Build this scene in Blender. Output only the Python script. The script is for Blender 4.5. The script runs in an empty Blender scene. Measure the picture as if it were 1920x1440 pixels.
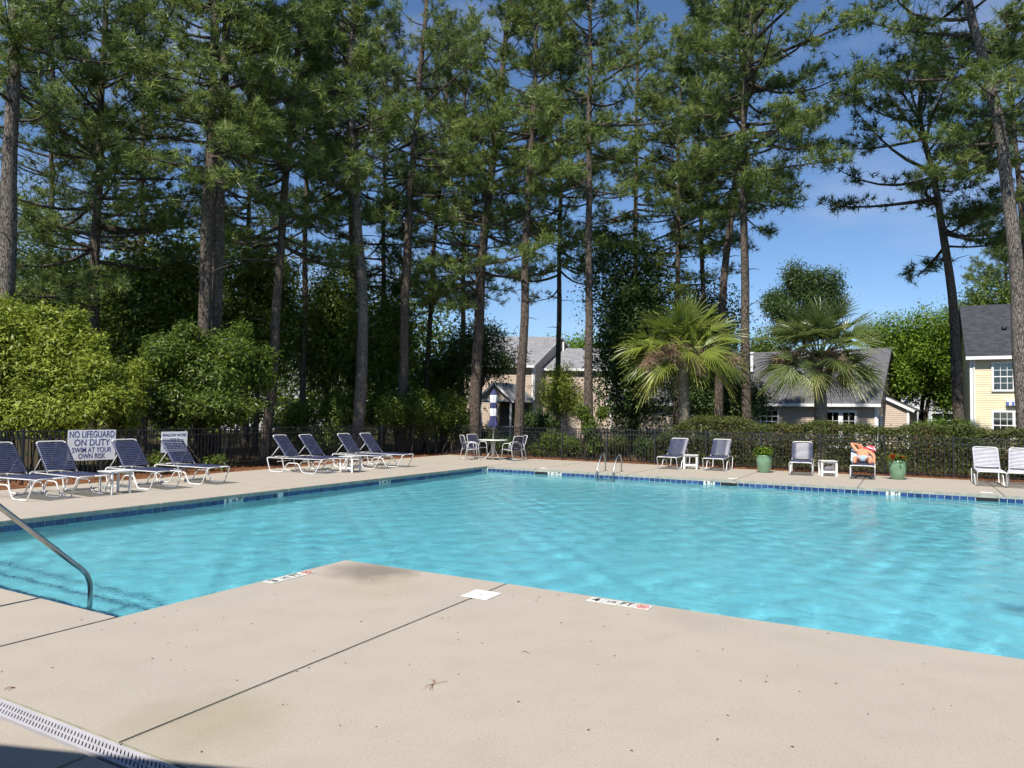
import bpy, bmesh, math
import numpy as np
from mathutils import Vector, Matrix

# ------------------------------------------------------------------ camera, sky, sun, exposure
sc = bpy.context.scene
C = sc.collection
FPX, HOR, CAMZ = 1345.0, 774.0, 1.75
PITCH = math.atan((HOR - 720.0) / FPX)
ROLL = math.radians(0.8)
cam = bpy.data.cameras.new('camera')
cam_ob = bpy.data.objects.new('camera', cam)
C.objects.link(cam_ob)
cam.sensor_width = 36.0
cam.lens = FPX / 1920.0 * 36.0
cam.clip_start = 0.05
cam.clip_end = 2000.0
cam_ob.matrix_world = (Matrix.Translation((0, 0, CAMZ)) @ Matrix.Rotation(math.pi / 2 + PITCH, 4, 'X')
                       @ Matrix.Rotation(ROLL, 4, 'Z'))
sc.camera = cam_ob

SUN_EL, SUN_PHI = math.radians(54.0), math.radians(27.0)      # sun stands behind the camera, to its left
SUN_DIR = Vector((-math.sin(SUN_PHI) * math.cos(SUN_EL), -math.cos(SUN_PHI) * math.cos(SUN_EL), math.sin(SUN_EL)))
world = bpy.data.worlds.new('World')
sc.world = world
world.use_nodes = True
wt = world.node_tree
bg = wt.nodes['Background']
sky = wt.nodes.new('ShaderNodeTexSky')
sky.sky_type = 'NISHITA'
sky.sun_disc = False
sky.sun_elevation = SUN_EL
sky.sun_rotation = math.atan2(SUN_DIR.x, SUN_DIR.y)
sky.air_density = 1.0
sky.dust_density = 0.0
sky.ozone_density = 8.0
# thin wisps of cirrus all round the sky
wtc = wt.nodes.new('ShaderNodeTexCoord')
wmap = wt.nodes.new('ShaderNodeMapping')
wmap.inputs['Scale'].default_value = (2.2, 2.2, 9.0)
wmap.inputs['Rotation'].default_value = (0.12, 0.18, 0.4)
wn = wt.nodes.new('ShaderNodeTexNoise')
wn.inputs['Scale'].default_value = 1.25
wn.inputs['Detail'].default_value = 5.0
wn.inputs['Roughness'].default_value = 0.55
wr = wt.nodes.new('ShaderNodeMapRange')
wr.inputs['From Min'].default_value = 0.47
wr.inputs['From Max'].default_value = 0.76
wr.inputs['To Max'].default_value = 0.45
wmix = wt.nodes.new('ShaderNodeMix')
wmix.data_type = 'RGBA'
wmix.inputs['B'].default_value = (4.2, 4.7, 6.0, 1)
wt.links.new(wtc.outputs['Generated'], wmap.inputs['Vector'])
wt.links.new(wmap.outputs['Vector'], wn.inputs['Vector'])
wt.links.new(wn.outputs['Fac'], wr.inputs['Value'])
wt.links.new(wr.outputs['Result'], wmix.inputs['Factor'])
wt.links.new(sky.outputs['Color'], wmix.inputs['A'])
wt.links.new(wmix.outputs['Result'], bg.inputs['Color'])
bg.inputs['Strength'].default_value = 0.088

sun = bpy.data.lights.new('sun', 'SUN')
sun.energy = 4.8
sun.angle = math.radians(0.5)
sun.color = (1.0, 0.95, 0.87)
sun_ob = bpy.data.objects.new('sun', sun)
C.objects.link(sun_ob)
sun_ob.rotation_euler = SUN_DIR.to_track_quat('Z', 'Y').to_euler()
sun.cycles.is_caustics_light = True

sc.view_settings.view_transform = 'Standard'
sc.view_settings.look = 'None'
sc.view_settings.exposure = 0.65
sc.view_settings.gamma = 1.0
sc.cycles.use_denoising = True
sc.cycles.adaptive_threshold = 0.03
sc.cycles.max_bounces = 8
sc.cycles.diffuse_bounces = 3
sc.cycles.glossy_bounces = 3
sc.cycles.transmission_bounces = 6
sc.cycles.transparent_max_bounces = 8
sc.cycles.caustics_reflective = False
sc.cycles.sample_clamp_indirect = 4.0

# ------------------------------------------------------------------ the plan: pool axes u (along the left edge, away) and v (to the right)
TH = math.radians(29.0)
UX, UY = math.sin(TH), math.cos(TH)
VX, VY = math.cos(TH), -math.sin(TH)
U3, V3 = Vector((UX, UY, 0)), Vector((VX, VY, 0))
def W(u, v, z=0.0): return (u * UX + v * VX, u * UY + v * VY, z)
def UV(p): return (p[0] * UX + p[1] * UY, p[0] * VX + p[1] * VY)
def sight(px, py):
    x, y = px - 960.0, py - 720.0
    c, s = math.cos(-ROLL), math.sin(-ROLL)
    x, y = c * x - s * y, s * x + c * y
    return Vector((x, FPX * math.cos(PITCH) + y * math.sin(PITCH), -y * math.cos(PITCH) + FPX * math.sin(PITCH)))
CAM = Vector((0, 0, CAMZ))
def ground_at(px, py, z=0.0):
    d = sight(px, py)
    return CAM + d * ((z - CAMZ) / d.z)
def at(px, py, Y):
    d = sight(px, py)
    return CAM + d * (Y / d.y)
def on_u(px, py, c):
    d = sight(px, py)
    return CAM + d * (c / (d.x * UX + d.y * UY))
def on_v(px, py, c):
    d = sight(px, py)
    return CAM + d * (c / (d.x * VX + d.y * VY))

# ------------------------------------------------------------------ helpers
def tag(o, label=None, cat=None, group=None, kind=None):
    if label: o['label'] = label
    if cat: o['category'] = cat
    if group: o['group'] = group
    if kind: o['kind'] = kind
    return o
def empty(name, loc=(0, 0, 0), rz=0.0, label=None, cat=None, group=None):
    o = bpy.data.objects.new(name, None)
    C.objects.link(o)
    o.location = loc
    o.rotation_euler = (0, 0, rz)
    o.empty_display_size = 0.2
    return tag(o, label, cat, group)
def link(name, me, parent=None, loc=None, rot=None):
    o = bpy.data.objects.new(name, me)
    C.objects.link(o)
    if parent is not None: o.parent = parent
    if loc is not None: o.location = loc
    if rot is not None: o.rotation_euler = rot
    return o
def copy_tree(o, parent=None):
    c = o.copy()
    C.objects.link(c)
    c.parent = parent
    for ch in list(o.children): copy_tree(ch, c)
    return c

class MB:
    """collects faces of one mesh"""
    def __init__(self): self.v, self.f, self.s = [], [], []
    def add(self, vs, fs, smooth=False):
        n = len(self.v)
        self.v += [tuple(p) for p in vs]
        self.f += [tuple(i + n for i in q) for q in fs]
        self.s += [smooth] * len(fs)
        return self
    def box(self, a, b, M=None):
        (x0, y0, z0), (x1, y1, z1) = a, b
        vs = [(x0, y0, z0), (x1, y0, z0), (x1, y1, z0), (x0, y1, z0), (x0, y0, z1), (x1, y0, z1), (x1, y1, z1), (x0, y1, z1)]
        if M is not None: vs = [tuple(M @ Vector(p)) for p in vs]
        return self.add(vs, [(0, 3, 2, 1), (4, 5, 6, 7), (0, 1, 5, 4), (1, 2, 6, 5), (2, 3, 7, 6), (3, 0, 4, 7)])
    def beam(self, p, q, w, h, up=(0, 0, 1)):
        p, q = Vector(p), Vector(q)
        d = (q - p).normalized()
        up = Vector(up)
        if abs(d.dot(up)) > 0.98: up = Vector((1, 0, 0))
        s = d.cross(up).normalized() * (w / 2)
        t = s.cross(d).normalized() * (h / 2)
        vs = [p - s - t, p + s - t, p + s + t, p - s + t, q - s - t, q + s - t, q + s + t, q - s + t]
        return self.add(vs, [(0, 1, 2, 3), (7, 6, 5, 4), (0, 4, 5, 1), (1, 5, 6, 2), (2, 6, 7, 3), (3, 7, 4, 0)])
    def tube(self, pts, r, n=8, caps=True):
        pts = [Vector(p) for p in pts]
        rs = list(r) if hasattr(r, '__len__') else [r] * len(pts)
        t0 = (pts[1] - pts[0]).normalized()
        ref = Vector((0, 0, 1)) if abs(t0.z) < 0.9 else Vector((1, 0, 0))
        nrm = t0.cross(ref).normalized()
        vs = []
        for i, p in enumerate(pts):
            if i == 0: t = t0
            elif i == len(pts) - 1: t = (pts[-1] - pts[-2]).normalized()
            else: t = ((pts[i + 1] - p).normalized() + (p - pts[i - 1]).normalized()).normalized()
            nrm = (nrm - t * nrm.dot(t)).normalized()
            b = t.cross(nrm)
            for k in range(n):
                a = 2 * math.pi * k / n
                vs.append(p + (nrm * math.cos(a) + b * math.sin(a)) * rs[i])
        fs = [(i * n + k, i * n + (k + 1) % n, (i + 1) * n + (k + 1) % n, (i + 1) * n + k) for i in range(len(pts) - 1) for k in range(n)]
        self.add(vs, fs, True)
        if caps:
            m = len(self.v) - len(vs)
            self.f += [tuple(m + k for k in reversed(range(n))), tuple(m + (len(pts) - 1) * n + k for k in range(n))]
            self.s += [False, False]
        return self
    def lathe(self, prof, n=24, c=(0, 0, 0)):
        vs = [(c[0] + r * math.cos(2 * math.pi * k / n), c[1] + r * math.sin(2 * math.pi * k / n), c[2] + z) for r, z in prof for k in range(n)]
        fs = [(i * n + k, i * n + (k + 1) % n, (i + 1) * n + (k + 1) % n, (i + 1) * n + k) for i in range(len(prof) - 1) for k in range(n)]
        return self.add(vs, fs, True)
    def prism(self, poly, z0, z1):
        n = len(poly)
        vs = [(x, y, z0) for x, y in poly] + [(x, y, z1) for x, y in poly]
        return self.add(vs, [tuple(reversed(range(n))), tuple(range(n, 2 * n))] + [(i, (i + 1) % n, (i + 1) % n + n, i + n) for i in range(n)])
    def mesh(self, name, m, bevel=0.0, seg=2):
        me = bpy.data.meshes.new(name)
        me.from_pydata(self.v, [], self.f)
        me.polygons.foreach_set('use_smooth', self.s)
        if bevel:
            bm = bmesh.new(); bm.from_mesh(me)
            bmesh.ops.recalc_face_normals(bm, faces=bm.faces)
            bmesh.ops.bevel(bm, geom=list(bm.edges), offset=bevel, segments=seg, affect='EDGES', clamp_overlap=True)
            bm.to_mesh(me); bm.free()
        me.materials.append(M[m] if isinstance(m, str) else m)
        me.update()
        return me
    def build(self, name, m, parent=None, bevel=0.0, loc=None, rot=None, seg=2):
        return link(name, self.mesh(name, m, bevel, seg), parent, loc, rot)

def smooth_path(pts, radius=0.06, seg=4):
    """rounds the corners of a polyline"""
    pts = [Vector(p) for p in pts]
    out = [pts[0]]
    for i in range(1, len(pts) - 1):
        a, b, c = pts[i - 1], pts[i], pts[i + 1]
        la, lc = (a - b).length, (c - b).length
        r = min(radius, la * 0.48, lc * 0.48)
        p, q = b + (a - b).normalized() * r, b + (c - b).normalized() * r
        for k in range(seg + 1):
            t = k / seg
            out.append(p * (1 - t) ** 2 + b * 2 * t * (1 - t) + q * t * t)
    out.append(pts[-1])
    return out

def np_mesh(name, verts, faces, m, parent=None, var=None, smooth=False, loc=None):
    """big foliage meshes straight from arrays; var = one random number for each point"""
    verts = np.ascontiguousarray(verts, dtype=np.float32).reshape(-1, 3)
    faces = np.ascontiguousarray(faces, dtype=np.int32)
    nf, k = faces.shape
    me = bpy.data.meshes.new(name)
    me.vertices.add(len(verts))
    me.vertices.foreach_set('co', verts.ravel())
    me.loops.add(nf * k)
    me.loops.foreach_set('vertex_index', faces.ravel())
    me.polygons.add(nf)
    me.polygons.foreach_set('loop_start', np.arange(nf, dtype=np.int32) * k)
    if smooth: me.polygons.foreach_set('use_smooth', np.ones(nf, dtype=bool))
    if var is not None:
        a = me.attributes.new('var', 'FLOAT', 'POINT')
        a.data.foreach_set('value', np.ascontiguousarray(var, dtype=np.float32))
    me.materials.append(M[m] if isinstance(m, str) else m)
    me.update(calc_edges=True)
    return link(name, me, parent, loc)

def text(body, size, m, parent, loc, rot, name='lettering', align='CENTER', extrude=0.0015, sx=1.0, offset=0.0):
    cu = bpy.data.curves.new(name, 'FONT')
    cu.body = body
    cu.size = size
    cu.align_x = align
    cu.align_y = 'CENTER'
    cu.extrude = extrude
    cu.offset = offset
    tmp = bpy.data.objects.new(name, cu)
    C.objects.link(tmp)
    me = bpy.data.meshes.new_from_object(tmp.evaluated_get(bpy.context.evaluated_depsgraph_get()))
    bpy.data.objects.remove(tmp)
    me.materials.clear()
    me.materials.append(M[m])
    o = link(name, me, parent, loc, rot)
    o.scale = (sx, 1, 1)
    return o

# ------------------------------------------------------------------ materials
M = {}
def pmat(name, col, rough=0.6, metal=0.0, spec=0.5, coat=0.0):
    m = bpy.data.materials.new(name)
    m.use_nodes = True
    b = m.node_tree.nodes['Principled BSDF']
    b.inputs['Base Color'].default_value = (*col, 1)
    b.inputs['Roughness'].default_value = rough
    b.inputs['Metallic'].default_value = metal
    b.inputs['Specular IOR Level'].default_value = spec
    b.inputs['Coat Weight'].default_value = coat
    M[name] = m
    return m, m.node_tree, b
def node(t, typ, **kw):
    n = t.nodes.new(typ)
    for k, v in kw.items():
        if k in n.inputs.keys(): n.inputs[k].default_value = v
        else: setattr(n, k, v)
    return n
def coords(t, scale=(1, 1, 1), which='Object'):
    tc = node(t, 'ShaderNodeTexCoord')
    mp = node(t, 'ShaderNodeMapping')
    mp.inputs['Scale'].default_value = scale
    t.links.new(tc.outputs[which], mp.inputs['Vector'])
    return mp.outputs['Vector']
def worldpos(t, scale=(1, 1, 1), rz=0.0):
    ge = node(t, 'ShaderNodeNewGeometry')
    mp = node(t, 'ShaderNodeMapping')
    mp.inputs['Scale'].default_value = scale
    mp.inputs['Rotation'].default_value = (0, 0, rz)
    t.links.new(ge.outputs['Position'], mp.inputs['Vector'])
    return mp.outputs['Vector']
def noise(t, vec, scale, detail=4.0, rough=0.55, dist=0.0):
    n = node(t, 'ShaderNodeTexNoise', Scale=scale, Detail=detail, Roughness=rough, Distortion=dist)
    t.links.new(vec, n.inputs['Vector'])
    return n.outputs['Fac']
def ramp(t, fac, stops):
    r = node(t, 'ShaderNodeValToRGB')
    el = r.color_ramp.elements
    while len(el) < len(stops): el.new(0.5)
    for e, (p, c) in zip(el, stops):
        e.position = p
        e.color = (*c, 1) if len(c) == 3 else c
    t.links.new(fac, r.inputs['Fac'])
    return r.outputs['Color']
def mixc(t, fac, a, b, blend='MIX'):
    m = node(t, 'ShaderNodeMix')
    m.data_type = 'RGBA'
    m.blend_type = blend
    for sock, val in (('Factor', fac), ('A', a), ('B', b)):
        s = m.inputs[sock] if sock != 'Factor' else m.inputs[0]
        if sock in ('A', 'B'): s = [i for i in m.inputs if i.name == sock and i.type == 'RGBA'][0]
        if isinstance(val, (int, float)): s.default_value = val
        elif isinstance(val, tuple): s.default_value = (*val, 1) if len(val) == 3 else val
        else: t.links.new(val, s)
    return [o for o in m.outputs if o.type == 'RGBA'][0]
def maprange(t, val, a, b, c=0.0, d=1.0):
    r = node(t, 'ShaderNodeMapRange')
    for i, x in enumerate((a, b, c, d)): r.inputs[i + 1].default_value = x
    t.links.new(val, r.inputs['Value'])
    return r.outputs['Result']
def bump(t, b, h, strength=0.3, dist=0.01):
    n = node(t, 'ShaderNodeBump', Strength=strength, Distance=dist)
    t.links.new(h, n.inputs['Height'])
    t.links.new(n.outputs['Normal'], b.inputs['Normal'])
    return n
def varied(name, col, rough=0.6, amt=0.15, scale=6.0, bumpy=0.0, metal=0.0, spec=0.5, coat=0.0, bscale=40.0):
    """a plain colour with a little mottling, wear and relief"""
    m, t, b = pmat(name, col, rough, metal, spec, coat)
    v = worldpos(t)
    n = noise(t, v, scale, 5)
    lo = tuple(c * (1 - amt) for c in col)
    hi = tuple(min(1, c * (1 + amt)) for c in col)
    t.links.new(ramp(t, n, [(0.3, lo), (0.7, hi)]), b.inputs['Base Color'])
    if bumpy: bump(t, b, noise(t, v, bscale, 4), bumpy, 0.01)
    return m
def leafmat(name, dark, light, trans=0.35, rough=0.55, spec=0.25, tip=None):
    m, t, b = pmat(name, light, rough, 0, spec)
    at_ = node(t, 'ShaderNodeAttribute')
    at_.attribute_name = 'var'
    stops = [(0.0, dark), (0.75, light)] + ([(1.0, tip)] if tip else [])
    col = ramp(t, at_.outputs['Fac'], stops)
    t.links.new(col, b.inputs['Base Color'])
    tr = node(t, 'ShaderNodeBsdfTranslucent')
    t.links.new(col, tr.inputs['Color'])
    mx = node(t, 'ShaderNodeMixShader')
    mx.inputs[0].default_value = trans
    t.links.new(b.outputs[0], mx.inputs[1])
    t.links.new(tr.outputs[0], mx.inputs[2])
    t.links.new(mx.outputs[0], t.nodes['Material Output'].inputs['Surface'])
    return m

def make_materials():
    # poured concrete of the deck: sandy, mottled, with rust-brown and mouldy stains
    m, t, b = pmat('concrete', (0.343, 0.304, 0.251), 0.9, 0, 0.2)
    v = worldpos(t)
    fine = noise(t, v, 55.0, 3, 0.7)
    mid = noise(t, v, 2.3, 6, 0.6)
    big = noise(t, v, 0.55, 4, 0.55)
    col = ramp(t, mid, [(0.25, (0.308, 0.269, 0.221)), (0.5, (0.343, 0.301, 0.248)), (0.78, (0.362, 0.321, 0.266))])
    col = mixc(t, maprange(t, big, 0.48, 0.70, 0, 0.55), col, (0.287, 0.266, 0.231))
    col = mixc(t, maprange(t, noise(t, v, 1.1, 5, 0.65), 0.55, 0.75, 0, 0.32), col, (0.320, 0.263, 0.170))
    col = mixc(t, maprange(t, fine, 0.35, 0.7, 0.42, 0.0), col, (0.205, 0.179, 0.143))
    col = mixc(t, maprange(t, noise(t, v, 150.0, 2, 0.8), 0.4, 0.62, 0.0, 0.30), col, (0.552, 0.496, 0.429))
    col = mixc(t, maprange(t, noise(t, v, 95.0, 2, 0.8), 0.58, 0.70, 0.0, 0.45), col, (0.214, 0.177, 0.144))
    vs = node(t, 'ShaderNodeTexVoronoi', Scale=9.0, Randomness=1.0)
    t.links.new(v, vs.inputs['Vector'])
    col = mixc(t, maprange(t, vs.outputs['Distance'], 0.035, 0.055, 0.55, 0.0), col, (0.109, 0.091, 0.067))
    # one damp brown blotch beside the corner and a mouldy patch by the drain: each has a shape of its own
    for (cx, cy, cz), r, cc, s in ((W(6.22, -5.15), 0.62, (0.137, 0.114, 0.092), 0.75), (W(2.75, -3.45), 0.55, (0.226, 0.187, 0.102), 0.35),
                                   (W(6.3, -1.6), 0.5, (0.247, 0.220, 0.183), 0.3), (W(5.7, -4.6), 0.6, (0.307, 0.250, 0.157), 0.25)):
        d = node(t, 'ShaderNodeVectorMath')
        d.operation = 'DISTANCE'
        nz = node(t, 'ShaderNodeTexNoise', Scale=2.5, Detail=4.0)
        t.links.new(v, nz.inputs['Vector'])
        off = node(t, 'ShaderNodeMixRGB', blend_type='LINEAR_LIGHT')
        off.inputs[0].default_value = 0.28
        t.links.new(v, off.inputs[1])
        t.links.new(nz.outputs['Color'], off.inputs[2])
        t.links.new(off.outputs[0], d.inputs[0])
        d.inputs[1].default_value = (cx, cy, 0)
        col = mixc(t, maprange(t, d.outputs['Value'], r * 0.35, r, s, 0.0), col, cc)
    t.links.new(col, b.inputs['Base Color'])
    bump(t, b, noise(t, v, 130.0, 4, 0.7), 0.35, 0.004)
    # coping edge: same concrete, grey-green with algae
    m, t, b = pmat('coping', (0.33, 0.33, 0.27), 0.85, 0, 0.25)
    v = worldpos(t)
    t.links.new(ramp(t, noise(t, v, 7.0, 6, 0.65), [(0.3, (0.22, 0.23, 0.19)), (0.7, (0.40, 0.38, 0.32))]), b.inputs['Base Color'])
    bump(t, b, noise(t, v, 90.0, 3), 0.3, 0.004)
    m, t, b = pmat('joint', (0.10, 0.08, 0.06), 0.95, 0, 0.1)
    # pool plaster
    m, t, b = pmat('plaster', (0.62, 0.78, 0.80), 0.75, 0, 0.2)
    v = worldpos(t)
    t.links.new(ramp(t, noise(t, v, 0.8, 5, 0.6), [(0.3, (0.66, 0.80, 0.80)), (0.7, (0.80, 0.88, 0.88))]), b.inputs['Base Color'])
    # glazed waterline tile
    m, t, b = pmat('tile_blue', (0.03, 0.07, 0.25), 0.12, 0, 0.6)
    oi = node(t, 'ShaderNodeObjectInfo')
    t.links.new(ramp(t, oi.outputs['Random'], [(0.0, (0.014, 0.034, 0.105)), (0.6, (0.024, 0.055, 0.16)), (1.0, (0.04, 0.08, 0.21))]), b.inputs['Base Color'])
    bump(t, b, noise(t, worldpos(t), 25.0, 2), 0.06, 0.01)
    varied('tile_white', (0.60, 0.60, 0.56), 0.2, 0.05, 12)
    varied('grout', (0.55, 0.58, 0.58), 0.8, 0.12, 20)
    pmat('black', (0.006, 0.006, 0.008), 0.5)
    pmat('ink', (0.015, 0.015, 0.018), 0.5)
    pmat('ink_navy', (0.035, 0.035, 0.20), 0.45)
    pmat('ink_red', (0.50, 0.07, 0.05), 0.5)
    # water: refraction with a cyan tint, and the mirror of the surface
    m = bpy.data.materials.new('water')
    m.use_nodes = True
    M['water'] = m
    t = m.node_tree
    t.nodes.clear()
    out = node(t, 'ShaderNodeOutputMaterial')
    rf = node(t, 'ShaderNodeBsdfRefraction', IOR=1.33, Roughness=0.0, Color=(0.50, 0.885, 0.965, 1))
    gl = node(t, 'ShaderNodeBsdfGlossy', Roughness=0.0)
    fr = node(t, 'ShaderNodeFresnel', IOR=1.33)
    mx = node(t, 'ShaderNodeMixShader')
    bp = node(t, 'ShaderNodeBump', Strength=1.0, Distance=0.0075)
    v = worldpos(t, (1.0, 1.0, 1.0))
    t.links.new(noise(t, v, 20.0, 3, 0.6, 0.8), bp.inputs['Height'])
    dd = node(t, 'ShaderNodeVectorMath')
    dd.operation = 'DISTANCE'
    t.links.new(v, dd.inputs[0])
    dd.inputs[1].default_value = W(6.0, -8.0, 0)
    t.links.new(maprange(t, dd.outputs['Value'], 3.0, 13.0, 1.0, 0.22), bp.inputs['Strength'])
    for k in (rf, gl, fr): t.links.new(bp.outputs[0], k.inputs['Normal'])
    t.links.new(fr.outputs[0], mx.inputs[0])
    t.links.new(rf.outputs[0], mx.inputs[1])
    t.links.new(gl.outputs[0], mx.inputs[2])
    t.links.new(mx.outputs[0], out.inputs['Surface'])
    # metals, plastics and paints
    varied('hose', (0.72, 0.80, 0.80), 0.4, 0.1, 8)
    varied('steel', (0.42, 0.42, 0.41), 0.28, 0.12, 14, 0.0, 1.0)
    varied('white_metal', (0.66, 0.66, 0.65), 0.35, 0.06, 9)
    varied('navy_strap', (0.045, 0.051, 0.102), 0.28, 0.25, 9, 0.05, 0, 0.6)
    varied('pale_strap', (0.46, 0.45, 0.50), 0.45, 0.12, 9)
    varied('white_plastic', (0.66, 0.66, 0.64), 0.4, 0.06, 7)
    varied('grate_plastic', (0.40, 0.385, 0.41), 0.5, 0.08, 6)
    varied('table_top', (0.60, 0.62, 0.55), 0.25, 0.08, 8)
    varied('sign_white', (0.86, 0.87, 0.86), 0.4, 0.05, 5)
    varied('fence_black', (0.018, 0.019, 0.021), 0.4, 0.2, 8)
    varied('umbrella_navy', (0.03, 0.035, 0.11), 0.8, 0.2, 12, 0.2)
    varied('umbrella_white', (0.68, 0.69, 0.70), 0.8, 0.06, 12, 0.2)
    varied('pot_glaze', (0.15, 0.27, 0.16), 0.22, 0.18, 7, 0.04, 0, 0.6, 0.3, 12)
    varied('soil', (0.05, 0.035, 0.025), 0.95, 0.3, 30, 0.5)
    varied('skin', (0.62, 0.27, 0.15), 0.5, 0.08, 9)
    varied('skin_flush', (0.66, 0.24, 0.17), 0.5, 0.1, 14)
    varied('swim_cloth', (0.30, 0.42, 0.56), 0.85, 0.3, 22)
    varied('towel_red', (0.60, 0.06, 0.09), 0.9, 0.2, 20, 0.4)
    varied('towel_white', (0.75, 0.73, 0.72), 0.9, 0.05, 20, 0.4)
    varied('towel_blue', (0.22, 0.42, 0.66), 0.9, 0.15, 20, 0.4)
    varied('bag_grey', (0.16, 0.15, 0.18), 0.8, 0.2, 15, 0.2)
    # houses
    varied('siding_beige', (0.50, 0.40, 0.315), 0.55, 0.06, 1.5)
    varied('siding_yellow', (0.70, 0.61, 0.40), 0.55, 0.05, 1.5)
    varied('siding_grey', (0.44, 0.45, 0.48), 0.55, 0.06, 1.5)
    varied('trim_white', (0.78, 0.78, 0.77), 0.45, 0.04, 3)
    varied('blind', (0.62, 0.62, 0.56), 0.6, 0.05, 4)
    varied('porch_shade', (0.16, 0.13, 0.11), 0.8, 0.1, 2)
    varied('awning_blue', (0.10, 0.15, 0.42), 0.7, 0.1, 8)
    varied('wood_fence', (0.42, 0.31, 0.20), 0.85, 0.25, 5, 0.2)
    varied('stucco', (0.55, 0.50, 0.43), 0.9, 0.08, 2, 0.2)
    for nm, a, c in (('shingle_grey', (0.17, 0.168, 0.178), (0.25, 0.248, 0.258)), ('shingle_dark', (0.028, 0.030, 0.037), (0.058, 0.060, 0.070)),
                     ('shingle_mid', (0.078, 0.077, 0.083), (0.13, 0.128, 0.136))):
        m, t, b = pmat(nm, a, 0.9, 0, 0.2)
        v = coords(t, (1, 1, 1), 'UV')
        br = node(t, 'ShaderNodeTexBrick')
        br.inputs['Color1'].default_value = (*a, 1)
        br.inputs['Color2'].default_value = (*c, 1)
        br.inputs['Mortar'].default_value = (a[0] * 0.5, a[1] * 0.5, a[2] * 0.5, 1)
        br.inputs['Scale'].default_value = 1.0
        br.inputs['Brick Width'].default_value = 0.30
        br.inputs['Row Height'].default_value = 0.14
        br.inputs['Mortar Size'].default_value = 0.008
        t.links.new(v, br.inputs['Vector'])
        col = mixc(t, maprange(t, noise(t, v, 3.0, 5), 0.35, 0.7, 0, 0.5), br.outputs['Color'], c)
        t.links.new(col, b.inputs['Base Color'])
        bump(t, b, br.outputs['Fac'], 0.5, -0.02)
    # window glass: clear with a mirror
    m = bpy.data.materials.new('pane')
    m.use_nodes = True
    M['pane'] = m
    t = m.node_tree
    t.nodes.clear()
    out = node(t, 'ShaderNodeOutputMaterial')
    a = node(t, 'ShaderNodeBsdfTransparent', Color=(0.82, 0.86, 0.85, 1))
    g = node(t, 'ShaderNodeBsdfGlossy', Roughness=0.02)
    f = node(t, 'ShaderNodeFresnel', IOR=1.8)
    x = node(t, 'ShaderNodeMixShader')
    t.links.new(f.outputs[0], x.inputs[0]); t.links.new(a.outputs[0], x.inputs[1]); t.links.new(g.outputs[0], x.inputs[2])
    t.links.new(x.outputs[0], out.inputs['Surface'])
    pmat('room_dark', (0.02, 0.02, 0.022), 0.8)
    # bark
    for nm, dark, light, sc_ in (('bark', (0.040, 0.032, 0.027), (0.155, 0.122, 0.098), 1.0), ('bark_grey', (0.055, 0.047, 0.042), (0.20, 0.172, 0.150), 1.0),
                                 ('bark_smooth', (0.05, 0.042, 0.035), (0.13, 0.105, 0.085), 1.6)):
        m, t, b = pmat(nm, light, 0.95, 0, 0.1)
        v = worldpos(t, (1, 1, 0.22))
        vo = node(t, 'ShaderNodeTexVoronoi', Scale=24.0 * sc_)
        vo.feature = 'DISTANCE_TO_EDGE'
        nz = node(t, 'ShaderNodeTexNoise', Scale=10.0, Detail=3.0)
        t.links.new(v, nz.inputs['Vector'])
        off = node(t, 'ShaderNodeMixRGB', blend_type='LINEAR_LIGHT')
        off.inputs[0].default_value = 0.06
        t.links.new(v, off.inputs[1]); t.links.new(nz.outputs['Color'], off.inputs[2])
        t.links.new(off.outputs[0], vo.inputs['Vector'])
        crack = maprange(t, vo.outputs['Distance'], 0.0, 0.12, 0.0, 1.0)
        n2 = noise(t, v, 3.0, 5, 0.6)
        col = mixc(t, n2, tuple(c * 0.75 for c in light), tuple(min(1, c * 1.2) for c in light))
        col = mixc(t, crack, dark, col)
        t.links.new(col, b.inputs['Base Color'])
        bump(t, b, crack, 0.9, 0.03)
    m, t, b = pmat('palm_bark', (0.24, 0.20, 0.15), 0.95, 0, 0.1)
    v = worldpos(t, (1, 1, 1))
    vv = worldpos(t, (6, 6, 16))
    t.links.new(ramp(t, noise(t, vv, 1.0, 5, 0.65), [(0.3, (0.12, 0.095, 0.07)), (0.55, (0.27, 0.225, 0.17)), (0.8, (0.40, 0.345, 0.27))]), b.inputs['Base Color'])
    bump(t, b, noise(t, vv, 1.0, 4), 0.9, 0.04)
    # foliage
    leafmat('needles', (0.054, 0.086, 0.024), (0.212, 0.278, 0.066), 0.44, 0.42, 0.4, (0.41, 0.47, 0.14))
    leafmat('needles_dark', (0.034, 0.060, 0.022), (0.128, 0.175, 0.048), 0.42, 0.45, 0.35, (0.25, 0.28, 0.085))
    leafmat('leaf_bright', (0.11, 0.145, 0.018), (0.345, 0.415, 0.055), 0.45, 0.45, 0.35, (0.58, 0.61, 0.12))
    leafmat('leaf_mid', (0.042, 0.075, 0.012), (0.145, 0.205, 0.028), 0.42, 0.45, 0.35, (0.28, 0.34, 0.05))
    leafmat('leaf_dark', (0.024, 0.048, 0.016), (0.088, 0.14, 0.034), 0.40, 0.45, 0.3, (0.16, 0.21, 0.06))
    leafmat('leaf_fresh', (0.06, 0.115, 0.012), (0.20, 0.31, 0.028), 0.46, 0.45, 0.3, (0.34, 0.44, 0.05))
    leafmat('leaf_hedge', (0.034, 0.048, 0.012), (0.11, 0.135, 0.030), 0.34, 0.5, 0.3, (0.23, 0.24, 0.06))
    leafmat('leaf_rust', (0.10, 0.05, 0.03), (0.19, 0.10, 0.06), 0.2, 0.7, 0.2)
    leafmat('frond', (0.065, 0.095, 0.018), (0.25, 0.30, 0.050), 0.38, 0.36, 0.4, (0.50, 0.47, 0.12))
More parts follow.
